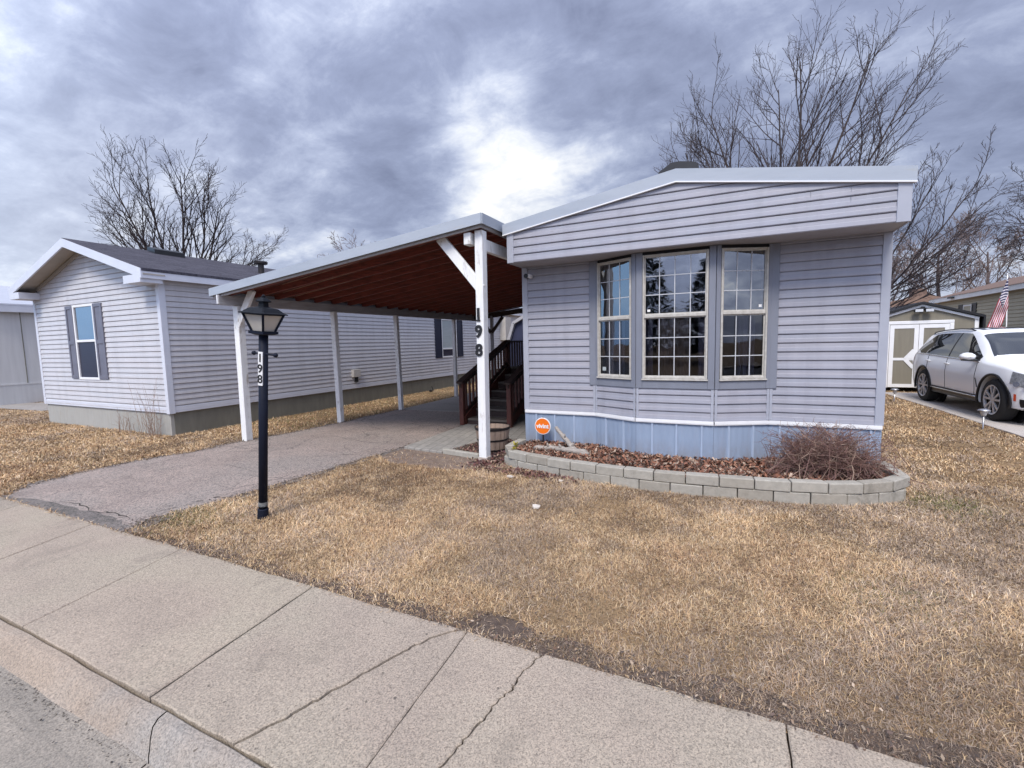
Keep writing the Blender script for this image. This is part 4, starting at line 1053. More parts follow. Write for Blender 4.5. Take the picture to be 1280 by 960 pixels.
for a, b in ((E0, NAX), (NAX, E1)):
    m_.prism([(a, FY + .03, nz(a) - .11), (b, FY + .03, nz(b) - .11), (b, FY + .03, nz(b) - .085), (a, FY + .03, nz(a) - .085)], (0, NY - FY, 0))
m_.box(NX1 - .01, E1 - .036, NY, NYB, nz(E1) - .150, nz(E1) - .12)
m_.build('soffit', M['soffit_n'], nb, fixn=True)
m_ = MB()
for s in (-1, 1):
    a = NAX + s * .02; b = NAX + s * 2.2
    m_.prism([(a, NY - .03, nz(a) - .2), (b, NY - .03, nz(b) - .2), (b, NY - .03, nz(b) - .125), (a, NY - .03, nz(a) - .125)][:: (1 if s > 0 else -1)], (0, .02, 0))
m_.build('frieze_trim', M['soffit_n'], nb, fixn=True)
def plain_window(parent, A, B, u0, u1, z0, z1, zr, top, low):
    f = MB(); w = .05
    f.fbox(A, B, u0, u0 + w, z0, z1, -.02, .025); f.fbox(A, B, u1 - w, u1, z0, z1, -.02, .025)
    f.fbox(A, B, u0 + w, u1 - w, z1 - w, z1, -.02, .0245); f.fbox(A, B, u0 + w, u1 - w, z0, z0 + w, -.02, .0245)
    f.fbox(A, B, u0 + w, u1 - w, zr - .025, zr + .025, -.02, .022)
    win = f.build('window', M['white'], parent, bevel=.004)
    p = MB(); p.fbox(A, B, u0 + w, u1 - w, zr + .02, z1 - w, -.012, .002); p.build('pane', top, win)
    p = MB(); p.fbox(A, B, u0 + w, u1 - w, z0 + w, zr - .02, -.012, .001); p.build('pane', low, win)
    return win
def shutter(parent, A, B, u0, u1, z0, z1, m, zr=None):
    f = MB(); f.fbox(A, B, u0, u1, z0, z1, .0, .020); w = .055
    for a, b, c, d in ((u0, u0+w, z0, z1), (u1-w, u1, z0, z1), (u0+w, u1-w, z0, z0+.07), (u0+w, u1-w, z1-.07, z1)): f.fbox(A, B, a, b, c, d, .02, .032)
    if zr: f.fbox(A, B, u0+w, u1-w, zr-.04, zr+.04, .02, .0315)
    return f.build('shutter', m, parent, bevel=.003)
A, B = (NX0, NY), (NX1, NY)
plain_window(nb, A, B, wx0, wx1, wz0, wz1, 1.83, M['glass_n'], M['screen'])
shutter(nb, A, B, wx0 - .30, wx0 - .005, wz0 + .02, wz1 - .01, M['shutter'], 1.80); shutter(nb, A, B, wx1 + .005, wx1 + .34, wz0 + .02, wz1 - .01, M['shutter'], 1.80)
A, B = (NX1, NY), (NX1, NYB)
plain_window(nb, A, B, a0, a1, 1.1, 2.5, 1.42, M['blind'], M['glass_low'])
shutter(nb, A, B, a0 - .42, a0 - .005, 1.1, 2.5, M['navy']); shutter(nb, A, B, a1 + .005, a1 + .42, 1.1, 2.5, M['navy'])
a2 = 19.0 - NY; shutter(nb, A, B, a2, a2 + .4, .95, 1.62, M['navy'])
m_ = MB(); m_.fbox(A, B, a2 - .5, a2 + .05, 1.7, 2.72, .012, .30); m_.build('wall_cabinet', M['beigebox'], nb)
m_ = MB(); m_.fbox(A, B, 4.55, 4.82, .74, .95, .005, .10); bx = m_.build('meter_box', M['beigebox'], nb, bevel=.008)
m_ = MB(); m_.fbox(A, B, 4.66, 4.74, .60, .74, .01, .07); m_.build('outlet', M['black'], bx)
# roof furniture
m_ = MB(); vx = NAX + .22
m_.prism([(vx - .1, 5.95, nz(vx - .1) - .02), (vx + .18, 5.95, nz(vx + .18) - .02), (vx + .18, 5.95, nz(vx + .18) + .10), (vx - .1, 5.95, nz(vx - .1) + .10)], (0, .62, 0)); m_.build('roof_vent', M['black'], nb, fixn=True)
m_ = MB(); m_.tube([(-10.62, 7.85, 3.3), (-10.62, 7.85, 3.68)], .07, 12); m_.lathe([(.0, 0), (.15, .0), (.16, .05), (.0, .08)], (-10.62, 7.85, 3.68), 14); m_.build('vent_pipe', M['hoop'], nb)
m_ = MB(); m_.tube([(-10.62, 10.9, 3.3), (-10.62, 10.9, 4.05)], .06, 12); m_.lathe([(.0, 0), (.2, .0), (.18, .06), (.0, .1)], (-10.62, 10.9, 4.02), 14); m_.build('vent_pipe', M['hoop'], nb)
# little broken lamp on the ground by the wall
m_ = MB(); m_.tube([(-9.15, 12.9, -.01), (-9.2, 12.88, .16)], .012, 6); m_.lathe([(.0, 0), (.05, .0), (.06, .05), (.0, .07)], (-9.12, 12.7, .0), 10); tag(m_.build('garden_light', M['black']), 'small fallen garden light against the neighbouring home wall', 'garden light')

# dry weeds at the corner
wd = MB(); r = random.Random(21)
for i in range(46):
    x = r.uniform(-10.9, -9.5) if i < 30 else r.gauss(-9.75, .12); y = NY - r.uniform(.06, .22); h = r.uniform(.2, .55) if i < 34 else r.uniform(.6, 1.15)
    p = [Vector((x, y, -.02))]; d = Vector((r.gauss(0, .16), r.gauss(0, .08), 1))
    for k in range(5): d += Vector((r.gauss(0, .07), r.gauss(0, .05), 0)); p.append(p[-1] + d * h / 5)
    wd.tube(p, [.004, .0036, .003, .0025, .002, .0012], 3, caps=False)
    for k in (2, 3, 4):
        e = Vector((r.gauss(0, .09), r.gauss(0, .05), r.uniform(.05, .12))); wd.tube([p[k], p[k] + e], [.002, .001], 3, caps=False)
tag(wd.build('dry_weeds', M['bush2']), 'tall brown dry weeds against the gable wall of the neighbouring home', 'weeds')

# ------------------------------------------------------------------ home at the far left edge
fh = thing('mobile_home', (-21.5, 10, 0), 'plain grey panel home with metal roof at the far left edge', 'house')
m_ = MB(); m_.box(-25.5, -20.55, 5.9, 22, -.02, 3.08); m_.build('wall', M['greywall'], fh)
m_ = MB(); m_.box(-20.55, -20.52, 5.9, 22, .60, .64); m_.box(-20.549, -20.53, 5.9, 22, -.02, .60); m_.build('skirting', M['greywall'], fh)
m_ = MB(); m_.prism([(-25.8, 5.6, 3.12), (-20.35, 5.6, 3.12), (-22.9, 5.6, 3.95)], (0, 17, 0)); m_.build('roof', M['metalroof'], fh, fixn=True)
m_ = MB(); m_.box(-20.40, -20.36, 5.6, 22.5, 2.90, 3.16); m_.build('fascia', M['greyfascia'], fh)
for i in range(12):
    y = 6.6 + i * 1.25
    m_ = MB(); m_.box(-20.55, -20.538, y, y + .02, .64, 2.9); m_.build('panel_joint', M['foundation_g'], fh)

# ------------------------------------------------------------------ dark shed behind the stairs
dsd = thing('storage_shed', (-6.2, 16.2, 0), 'dark blue gambrel-roofed shed behind the porch stairs', 'shed')
prof = [(-7.72, 0), (-7.72, 1.60), (-7.48, 2.30), (-6.6, 2.75), (-5.7, 2.30), (-5.45, 1.6), (-5.45, 0)]
m_ = MB(); m_.prism([(x, 16.0, z) for x, z in reversed(prof)], (0, 2.4, 0)); m_.build('wall', M['tealdark'], dsd, fixn=True)
m_ = MB()
for (xa, za), (xb, zb2) in zip(prof[1:5], prof[2:6]): m_.bar((xa, 15.92, za + .03), (xb, 15.92, zb2 + .03), .14, .11, up=(0, 0, 1) if abs(xb - xa) > .4 else (1, 0, 0))
m_.build('rake_trim', M['beamgrey'], dsd)
m_ = MB()
for (xa, za), (xb, zb2) in zip(prof[1:5], prof[2:6]): m_.prism([(xa, 15.9, za), (xb, 15.9, zb2), (xb, 15.9, zb2 + .05), (xa, 15.9, za + .05)], (0, 2.6, 0))
m_.build('roof', M['shingle'], dsd, fixn=True)

# ------------------------------------------------------------------ khaki shed at the end of the concrete drive
sh = thing('garden_shed', (4.62, 16.2, 0), 'khaki shed with white-trimmed double doors at the end of the concrete drive', 'shed')
SX, SW, SYf = 4.62, 1.15, 16.0
m_ = MB(); m_.prism([(SX - SW, SYf, .1), (SX + SW, SYf, .1), (SX + SW, SYf, 1.98), (SX, SYf, 2.36), (SX - SW, SYf, 1.98)], (0, 2.6, 0)); m_.build('wall', M['shed'], sh, fixn=True)
m_ = MB()
for s in (-1, 1): m_.prism([(SX, SYf - .12, 2.375), (SX + s*(SW + .1), SYf - .12, 1.965), (SX + s*(SW + .1), SYf - .12, 2.025), (SX, SYf - .12, 2.435)][::s], (0, 2.85, 0))
for s in (-1, 1): m_.box(SX + s*(SW + .085) - .02, SX + s*(SW + .085) + .02, SYf - .119, SYf + 2.7, 1.62, 1.985)
m_.build('roof', M['black'], sh, fixn=True)
m_ = MB()
for s in (-1, 1): m_.bar((SX, SYf - .025, 2.33), (SX + s*(SW - .0), SYf - .025, 1.945), .05, .06)
m_.box(SX + SW - .07, SX + SW + .01, SYf - .02, SYf - .001, .1, 1.95); m_.box(SX - SW - .01, SX - SW + .07, SYf - .02, SYf - .001, .1, 1.95)
m_.build('white_trim', M['white'], sh)
m_ = MB()
dx0, dx1, dz1 = 3.86, 5.30, 1.93
m_.box(dx0 - .0, dx1, SYf - .03, SYf - .002, dz1 - .09, dz1); m_.box(dx0, dx0 + .09, SYf - .03, SYf - .002, .1, dz1 - .09); m_.box(dx1 - .09, dx1, SYf - .03, SYf - .002, .1, dz1 - .09)
m_.build('door_frame', M['white'], sh, bevel=.01)
for (a, b, hinge) in ((dx0 + .095, (dx0 + dx1)/2 - .004, 1), ((dx0 + dx1)/2 + .004, dx1 - .095, -1)):
    m_ = MB(); m_.box(a, b, SYf - .022, SYf - .003, .12, dz1 - .1); d = m_.build('door', M['shed'], sh)
    m_ = MB(); w = .095
    for q in ((a, a + w, .12, dz1 - .1), (b - w, b, .12, dz1 - .1), (a + w, b - w, dz1 - .2, dz1 - .1), (a + w, b - w, .12, .21), (a + w, b - w, .86, .93)): m_.box(q[0], q[1], SYf - .034, SYf - .0215, q[2], q[3])
    m_.bar((a + w*1.6 if hinge < 0 else b - w*1.6 - .0, SYf - .03, .9), (a + w*.6 if hinge < 0 else b - w*.6, SYf - .03, 1.12), .02, .10, up=(1, 0, .6))
    m_.bar(((a + b)/2 + hinge*.05, SYf - .0285, .90), ((a + b)/2 + hinge*.23, SYf - .0285, 1.14), .02, .09, up=(0, 0, 1)); m_.bar(((a + b)/2 + hinge*.05, SYf - .0275, .88), ((a + b)/2 + hinge*.23, SYf - .0275, .66), .02, .09, up=(0, 0, 1))
    m_.build('door_trim', M['white'], d)
fl = thing('floodlight', (4.62, 15.95, 2.2), 'twin-head floodlight under the shed gable peak', 'light')
m_ = MB(); m_.box(4.58, 4.66, 15.93, 15.985, 2.20, 2.30); m_.bar((4.46, 15.9, 2.25), (4.78, 15.9, 2.25), .02, .02); m_.build('bracket', M['black'], fl)
for s in (-1, 1):
    m_ = MB(); m_.box(4.62 + s*.11 - .09, 4.62 + s*.11 + .09, 15.80, 15.90, 2.15, 2.24); h_ = m_.build('lamp_head', M['black'], fl, bevel=.01)
    m_ = MB(); m_.box(4.62 + s*.11 - .08, 4.62 + s*.11 + .08, 15.794, 15.799, 2.16, 2.23); m_.build('lens', M['clear'], h_)

# ------------------------------------------------------------------ tan home on the right
th = thing('mobile_home', (10, 18, 0), 'tan-sided home with white fascia and dark shutters behind the white car', 'house')
TX, TY0, TY1 = 7.5, 7.0, 24.3
m_ = MB()
siding(m_, (TX, TY1), (TX, TY0), [(0, .45), (TY1 - TY0, .45), (TY1 - TY0, 2.80), (0, 2.80)], .45, .11)
m_.build('side_wall', M['siding_tan'], th)
m_ = MB(); m_.box(TX + .02, 11.9, TY0 + .05, TY1 - .02, .0, 2.82); m_.build('wall_core', M['siding_tan'], th)
m_ = MB(); m_.box(TX - .22, TX - .19, TY0 - .2, TY1 + .2, 2.765, 2.92); m_.build('fascia', M['white'], th)
m_ = MB(); m_.box(TX - .19, TX, TY0 - .2, TY1 + .2, 2.77, 2.79); m_.build('soffit', M['soffit'], th)
m_ = MB(); m_.prism([(TX - .25, TY0 - .25, 2.922), (9.7, TY0 - .25, 3.62), (12.15, TY0 - .25, 2.922)], (0, TY1 - TY0 + .5, 0)); m_.build('roof', M['brownroof'], th, fixn=True)
A, B = (TX, TY1), (TX, TY0)
for y0, y1 in ((21.3, 21.95), (15.5, 16.4)):
    u0, u1 = TY1 - y1, TY1 - y0
    plain_window(th, A, B, u0, u1, 1.5, 2.55, 2.0, M['blind'], M['blind'])
    shutter(th, A, B, u0 - .36, u0 - .02, 1.5, 2.58, M['black']); shutter(th, A, B, u1 + .02, u1 + .36, 1.5, 2.58, M['black'])
m_ = MB(); m_.fbox(A, B, 1.9, 2.2, 2.83, 2.88, .22, .33); m_.build('soffit_light', M['black'], th)
m_ = MB(); m_.box(TX - .02, TX + .02, TY0, TY1, -.02, .45); m_.build('skirting', M['foundation_g'], th)
# roof of a house farther back
bh = thing('brick_house', (9.5, 36, 0), 'distant house with rust-brown roof and small dark chimney behind the khaki shed', 'house')
m_ = MB(); m_.box(5.5, 12.5, 34, 40, 0, 2.75); m_.build('wall', M['siding_tan'], bh)
m_ = MB(); m_.prism([(5.0, 33.5, 2.65), (9.7, 33.5, 3.75), (14.4, 33.5, 2.65)], (0, 7, 0)); m_.build('roof', M['rustroof'], bh, fixn=True)
m_ = MB(); m_.box(9.35, 10.0, 34, 34.6, 3.3, 4.12); m_.build('chimney', M['brownroof'], bh)
# ------------------------------------------------------------------ white SUV
suv = thing('parked_suv', (5.07, 12.47, .012), 'white SUV with dark side glass parked on the concrete drive', 'car', world=False)
suv.rotation_euler = (0, 0, R(-87.6))
AXF, AXR, WR = 1.43, -1.43, .372
def itp(x, pts):
    xs = [p[0] for p in pts]; ys = [p[1] for p in pts]
    return float(np.interp(x, xs, ys))
def smooth_itp(x, pts, w=.10):
    return sum(itp(x + w*d, pts) * k for d, k in ((-1, .2), (-.5, .2), (0, .2), (.5, .2), (1, .2)))
TOP = [(-2.44, .62), (-2.41, .80), (-2.37, 1.02), (-2.28, 1.14), (-2.16, 1.34), (-2.02, 1.53), (-1.75, 1.605), (-1.2, 1.655), (-.5, 1.675), (.05, 1.655), (.32, 1.60), (.62, 1.44), (.92, 1.235), (1.08, 1.125), (1.3, 1.095), (1.8, 1.03), (2.05, .965), (2.18, .88), (2.26, .74), (2.30, .62)]
BELT = [(-2.44, .60), (-2.41, .78), (-2.35, .99), (-2.2, 1.09), (-1.6, 1.10), (-.5, 1.06), (.5, 1.03), (1.0, 1.02), (1.3, 1.0), (1.8, .95), (2.05, .88), (2.18, .82), (2.26, .70), (2.30, .60)]
WID = [(-2.44, .60), (-2.40, .74), (-2.25, .86), (-1.9, .915), (-1.4, .94), (0, .935), (1.3, .94), (1.75, .915), (2.0, .84), (2.15, .74), (2.25, .58), (2.30, .42)]
ROOFW = [(-2.44, .5), (-2.2, .64), (-1.9, .635), (-.5, .64), (.2, .635), (.62, .67), (.95, .74), (1.1, .76), (1.8, .70), (2.05, .60), (2.2, .5), (2.3, .36)]
BOT = [(-2.44, .46), (-2.36, .32), (-2.0, .27), (-1.4, .24), (1.4, .24), (2.0, .25), (2.22, .27), (2.30, .40)]
def sect(x):
    zt = smooth_itp(x, TOP, .06); zb = min(smooth_itp(x, BELT, .05), zt - .012); w = smooth_itp(x, WID, .06); rw = min(smooth_itp(x, ROOFW, .08), w * .97); z0 = smooth_itp(x, BOT, .05)
    zs = z0 + (zb - z0) * .62
    P = [(0, z0), (w * .80, z0), (w * .955, z0 + .04), (w * .985, z0 + (zb - z0) * .22), (w * .988, z0 + (zb - z0) * .38), (w * 1.0, zs), (w * .998, zs + .05), (w * .965, zb - .035), (w * .945, zb)]
    hgt = zt - zb
    ze = zt - min(.055, hgt * .35)
    for t in (.25, .5, .75): P.append((w*.945 + (rw - w*.945) * (t ** 1.25), zb + (ze - zb) * t))
    P += [(rw, ze), (rw * .93, ze + (zt - ze) * .55), (rw * .7, zt - (zt - ze) * .14), (rw * .35, zt - .002), (0, zt)]
    return P
XS = [-2.44, -2.425, -2.4, -2.37, -2.32, -2.26, -2.2, -2.1, -2.0] + [(-1.9 + .1 * i) for i in range(39)] + [1.98, 2.05, 2.11, 2.16, 2.2, 2.24, 2.27, 2.29, 2.30]
m_ = MB(); NP = len(sect(0)); vs = []
for x in XS:
    P = sect(x); full = [(x, -y, z) for y, z in P] + [(x, y, z) for y, z in P[-2:0:-1]]
    vs += full
NR_ = len(vs) // len(XS)
fs = [(i*NR_ + j, i*NR_ + (j+1) % NR_, (i+1)*NR_ + (j+1) % NR_, (i+1)*NR_ + j) for i in range(len(XS)-1) for j in range(NR_)]
fs += [tuple(range(NR_))[::-1], tuple((len(XS)-1)*NR_ + j for j in range(NR_))]
m_.add(vs, fs)
body = m_.build('body', M['carpaint'], suv, smooth=True, fixn=True)
cut = MB()
for x in (AXF, AXR):
    for s in (-1, 1): cut.tube([(x, s * .62, WR), (x, s * 1.1, WR)], .445, 40)
co = cut.build('cut', M['carblack'], suv, fixn=True)
mod = body.modifiers.new('arch', 'BOOLEAN'); mod.object = co; mod.operation = 'DIFFERENCE'; mod.solver = 'EXACT'
dg = bpy.context.evaluated_depsgraph_get()
me = bpy.data.meshes.new_from_object(body.evaluated_get(dg)); body.modifiers.clear(); body.data = me
bpy.data.objects.remove(co)
try: me.set_sharp_from_angle(angle=R(38))
except Exception: pass
def spt(x, k, off=0, s=-1):
    """point on the body at station x, section coordinate k (float index), right side s=-1"""
    P = sect(x); i = min(int(k), NP - 2); f = k - i
    y = P[i][0] + (P[i+1][0] - P[i][0]) * f; z = P[i][1] + (P[i+1][1] - P[i][1]) * f
    dy, dz = P[i+1][0] - P[i][0], P[i+1][1] - P[i][1]; l = math.hypot(dy, dz) or 1
    return Vector((x, s * (y + dz / l * off), z - dy / l * off))
def patch(mb, xs, klo, khi, off, s, nk=6, mi=0):
    vs = []
    for x in xs:
        a, b = klo(x), khi(x)
        for j in range(nk + 1): vs.append(spt(x, a + (b - a) * j / nk, off, s))
    n = nk + 1
    mb.add(vs, [(i*n+j, i*n+j+1, (i+1)*n+j+1, (i+1)*n+j) for i in range(len(xs)-1) for j in range(nk)], mi)
lin = lambda a, b, n: [a + (b - a) * i / n for i in range(n + 1)]
for s in (-1, 1):
    for xa, xb in ((-2.02, -1.30), (-1.26, -.36), (-.30, .86)):
        m_ = MB()
        def hi(x):
            if x > .05: return max(8.3, 11.65 - (x - .05) * 2.2)
            if x < -1.5: return 11.65 - (-1.5 - x) * 5.2
            return 11.65
        patch(m_, lin(xa, xb, 10), lambda x: 8.15 + (max(0, -1.75 - x) * 3.0), hi, .004, s); m_.build('side_window', M['carglass'], suv, smooth=True)
    for xc in (-1.28, -.33):                                      # black pillars between the panes
        m_ = MB(); patch(m_, lin(xc - .028, xc + .028, 2), lambda x: 8.15, lambda x: 11.65, .0035, s); m_.build('window_pillar', M['carblack'], suv, smooth=True)
    m_ = MB()                                                     # chrome strip under the glass
    pts = [spt(x, 8.0, .008, s) for x in lin(-2.0, .9, 24)]; m_.tube(pts, .010, 6); m_.build('belt_moulding', M['chrome'], suv, smooth=True)
    m_ = MB()
    patch(m_, lin(-.98, .98, 20), lambda x: 1.05, lambda x: 3.0, .012, s); m_.build('sill_cladding', M['carblack'], suv, smooth=True)
    m_ = MB(); m_.tube([spt(x, 2.75, .022, s) for x in lin(-.95, .95, 12)], .013, 6); m_.build('sill_strip', M['chrome'], suv, smooth=True)
    for ax_ in (AXF, AXR):                                        # black arch lips
        m_ = MB(); pts = []
        for k in range(25):
            a = R(-12 + 204 * k / 24); x = ax_ + .452 * math.cos(a); z = WR + .452 * math.sin(a)
            w_ = smooth_itp(x, WID, .06); pts.append((x, s * (w_ * .985 + .004), z))
        m_.tube(pts, .022, 6); m_.build('wheel_arch', M['carblack'], suv, smooth=True)
        m_ = MB(); m_.tube([(ax_, s * .60, WR), (ax_, s * .64, WR)], .44, 28); m_.build('arch_liner', M['carblack'], suv)
    for x in (.86, -.33, -1.22):                                  # door gaps
        m_ = MB(); m_.tube([spt(x + (.04 if x > .5 else 0) * 0, k, .0015, s) for k in lin(3.0, 8.0, 10)], .0045, 4); m_.build('door_gap', M['carblack'], suv)
    for x in (-.18, -1.07):
        m_ = MB(); m_.tube([spt(x, 6.6, .012, s), spt(x + .05, 6.62, .028, s), spt(x - .13, 6.62, .028, s), spt(x - .18, 6.6, .012, s)][0:1] + [spt(x - .03, 6.62, .028, s), spt(x - .17, 6.62, .028, s), spt(x - .2, 6.6, .012, s)], .013, 6); m_.build('door_handle', M['carpaint'], suv, smooth=True)
    # mirror
    m_ = MB(); c = spt(.80, 8.35, 0, s)
    bmc = [(0, .0), (.05, .045), (.09, .075), (.11, .085), (.10, .075), (.0, .0)]
    vs = []; n = 12
    for i, (dx, rr_) in enumerate([(-.06, .004), (-.05, .07), (-.02, .085), (.04, .075), (.08, .05), (.10, .004)]):
        for j in range(n):
            a = 2*math.pi*j/n; vs.append((c.x + .02 + dx, c.y + s*(.16 + rr_*1.45*math.cos(a)), c.z + .075 + rr_*.92*math.sin(a)))
    m_.add(vs, [(i*n+j, i*n+(j+1) % n, (i+1)*n+(j+1) % n, (i+1)*n+j) for i in range(5) for j in range(n)]); mir = m_.build('mirror', M['carpaint'], suv, smooth=True, fixn=True)
    m_ = MB(); m_.bar((c.x + .02, c.y - s*.02, c.z + .0), (c.x + .03, c.y + s*.24, c.z + .012), .10, .03); m_.build('mirror_base', M['carblack'], mir)
    # roof rail
    m_ = MB(); m_.tube([spt(x, 12.3, .03 if -1.7 < x < -.05 else -.005, s) for x in lin(-1.8, .05, 16)], .013, 6); m_.build('roof_rail', M['carblack'], suv, smooth=True)
    # fender vent, marker, headlight
    m_ = MB(); m_.tube([spt(.955, 4.1, .004, s), spt(.93, 4.7, .006, s), spt(.90, 5.0, .004, s)], .009, 5); m_.build('fender_vent', M['carblack'], suv)
    m_ = MB(); patch(m_, lin(1.93, 1.97, 2), lambda x: 3.2, lambda x: 4.2, .006, s, 3); m_.build('side_marker', M['amber'], suv)
    m_ = MB(); patch(m_, lin(1.86, 2.20, 8), lambda x: 5.7 - (x - 1.86) * 2.0, lambda x: 7.1 + min(.6, (x - 1.86) * 2.5), .006, s, 5); hl = m_.build('headlight', M['lampglass'], suv, smooth=True)
    m_ = MB()
    for xx in (1.98, 2.11):
        c = spt(xx, 5.9, .010, s); m_.tube([c, c + Vector((.016, s*.012, 0))], .042, 12)
    m_.build('headlight_lens', M['chrome'], hl)
    m_ = MB(); patch(m_, lin(2.02, 2.27, 6), lambda x: 1.2, lambda x: 3.6, .008, s, 4); m_.build('lower_intake', M['carblack'], suv)
    m_ = MB(); patch(m_, lin(-2.36, -2.2, 5), lambda x: 5.6, lambda x: 6.9, .006, s, 4); m_.build('tail_light', M['amber'], suv)
m_ = MB(); patch(m_, lin(.40, 1.02, 12), lambda x: 12.25, lambda x: 15.99, .005, -1, 8); patch(m_, lin(.40, 1.02, 12), lambda x: 12.25, lambda x: 15.99, .005, 1, 8)
m_.build('windscreen', M['carglass'], suv, smooth=True)
m_ = MB(); patch(m_, lin(-2.24, -2.05, 5), lambda x: 12.3, lambda x: 15.99, .005, -1, 6); patch(m_, lin(-2.24, -2.05, 5), lambda x: 12.3, lambda x: 15.99, .005, 1, 6); m_.build('rear_window', M['carglass'], suv, smooth=True)
m_ = MB(); patch(m_, lin(-1.0, .15, 6), lambda x: 13.2, lambda x: 15.99, .004, -1, 6); patch(m_, lin(-1.0, .15, 6), lambda x: 13.2, lambda x: 15.99, .004, 1, 6); m_.build('sunroof', M['carglass'], suv, smooth=True)
for s in (-1, 1):                                                   # split grille
    m_ = MB(); m_.box(2.235, 2.315, min(s*.03, s*.34), max(s*.03, s*.34), .56, .80); g = m_.build('grille', M['chrome'], suv, bevel=.03, segs=2)
    m_ = MB()
    for k in range(7): y = s * (.065 + .04 * k); m_.box(2.31, 2.322, y - .008, y + .008, .585, .775)
    m_.build('grille_bars', M['carblack'], g)
m_ = MB(); m_.box(2.15, 2.30, -.5, .5, .27, .42); m_.build('front_valance', M['carblack'], suv, bevel=.03)
def wheel(x, s):
    c = (x, s * .80, WR); r0 = MB()
    yo = lambda h: h * (s)
    prof = [(.26, -.11), (.345, -.115), (.366, -.09), (.372, -.05), (.372, .05), (.366, .09), (.345, .115), (.275, .118), (.262, .10), (.255, .02)]
    r0.lathe([(a, b) for a, b in prof], c, 36, ax='y'); w_ = r0.build('wheel', M['tyre'], suv, smooth=True)
    r1 = MB(); r1.lathe([(.001, .03*s), (.25, .03*s), (.258, .06*s)], c, 30, ax='y'); r1.build('wheel_core', M['rimdark'], w_)
    r2 = MB(); r2.lathe([(.266, .118*s), (.262, .120*s), (.242, .112*s), (.238, .08*s)], c, 36, ax='y')
    r2.lathe([(.001, .108*s), (.05, .106*s), (.06, .09*s)], c, 16, ax='y')
    for k in range(10):
        a = 2*math.pi*(k // 2)/5 + (.16 if k % 2 else -.16) + .3; b = 2*math.pi*(k // 2)/5 + (.26 if k % 2 else -.26) + .3
        p = Vector((c[0] + .05*math.cos(a), c[1] + s*.10, c[2] + .05*math.sin(a))); q = Vector((c[0] + .248*math.cos(b), c[1] + s*.105, c[2] + .248*math.sin(b)))
        r2.bar(p, q, .030, .022, up=(0, 1, 0), w2=.036)
    r2.build('rim', M['rim'], w_)
for x in (AXF, AXR):
    for s in (-1, 1): wheel(x, s)

# ------------------------------------------------------------------ flag
fg = thing('flag', (6.45, 16.1, 0), 'drooping American flag on a white pole behind the white car', 'flag')
m_ = MB(); m_.tube([(6.42, 16.1, -.02), (6.30, 16.1, 3.02)], [.016, .012], 8); m_.lathe([(.0, -.02), (.02, 0), (.0, .02)], (6.30, 16.1, 3.04), 8); m_.build('pole', M['white'], fg, smooth=True)
m_ = MB(); NU, NV = 40, 26
def flagp(u, v):
    # hoist v: 0 top..1 bottom along the pole; fly u: falls from the pole and hangs in folds
    top = Vector((6.295, 16.06, 2.95)); bot = Vector((6.335, 16.06, 2.22))
    h = top.lerp(bot, v)
    fall = u * (1.28 - .62 * v); out = u * (.34 - .20 * v)
    fold = .045 * math.sin(u * 9 + v * 5) * min(1, u * 3) + .02 * math.sin(u * 17 - v * 8) * u
    return h + Vector((-out + fold * .35, -.02 + fold, -fall))
vs = [flagp(i / NU, j / NV) for i in range(NU + 1) for j in range(NV + 1)]; fs = []; n = NV + 1
for i in range(NU):
    for j in range(NV):
        mi = 2 if (i / NU < .40 and j < 14) else ((j // 2) % 2)
        m_.add([], [])
        fs.append(((i*n+j, i*n+j+1, (i+1)*n+j+1, (i+1)*n+j), mi))
m_.v = [tuple(p) for p in vs]; m_.f = [f for f, _ in fs]; m_.m = [k for _, k in fs]
cl = m_.build('cloth', [M['red'], M['flagwhite'], M['canton']], fg, smooth=True)
m_ = MB()
for a in range(9):
    for b in range(11):
        if (a + b) % 2: continue
        u = (b + 1) / 12 * .40; v = (a + 1) / 10 * (14 / NV)
        p = flagp(u, v); du = (flagp(u + .01, v) - p); dv = (flagp(u, v + .01) - p)
        nrm = du.cross(dv).normalized(); du = du.normalized(); dv = nrm.cross(du)
        for s in (-1, 1):
            q = []
            for k in range(10):
                an = math.pi / 2 + k * math.pi / 5; rr_ = .020 if k % 2 == 0 else .009
                q.append(p + du * rr_ * math.cos(an) + dv * rr_ * math.sin(an) + nrm * .003 * s)
            m_.add(q, [tuple(range(10))])
m_.build('stars', M['flagwhite'], cl)

# ------------------------------------------------------------------ solar path lights
def path_light(x, y, h, label):
    t = thing('path_light', (x, y, 0), label, 'path light', 'solar path lights along the concrete drive')
    m_ = MB(); m_.lathe([(.012, -.02), (.012, h - .11), (.0, h - .11)], (x, y, 0), 10); m_.build('stake', M['steel'], t, smooth=True)
    m_ = MB(); m_.lathe([(.025, h - .115), (.030, h - .11), (.052, h - .04), (.056, h - .03)], (x, y, 0), 16); m_.build('lens', M['clear'], t, smooth=True)
    m_ = MB(); m_.lathe([(.05, h - .032), (.082, h - .034), (.084, h - .026), (.06, h - .008), (.02, h), (.0, h)], (x, y, 0), 20); m_.build('cap', M['steel'], t, smooth=True)
path_light(3.79, 10.1, .33, 'silver solar path light beside the front wheel of the white car')
path_light(3.54, 13.7, .30, 'silver solar path light close to the corner of the lavender home')

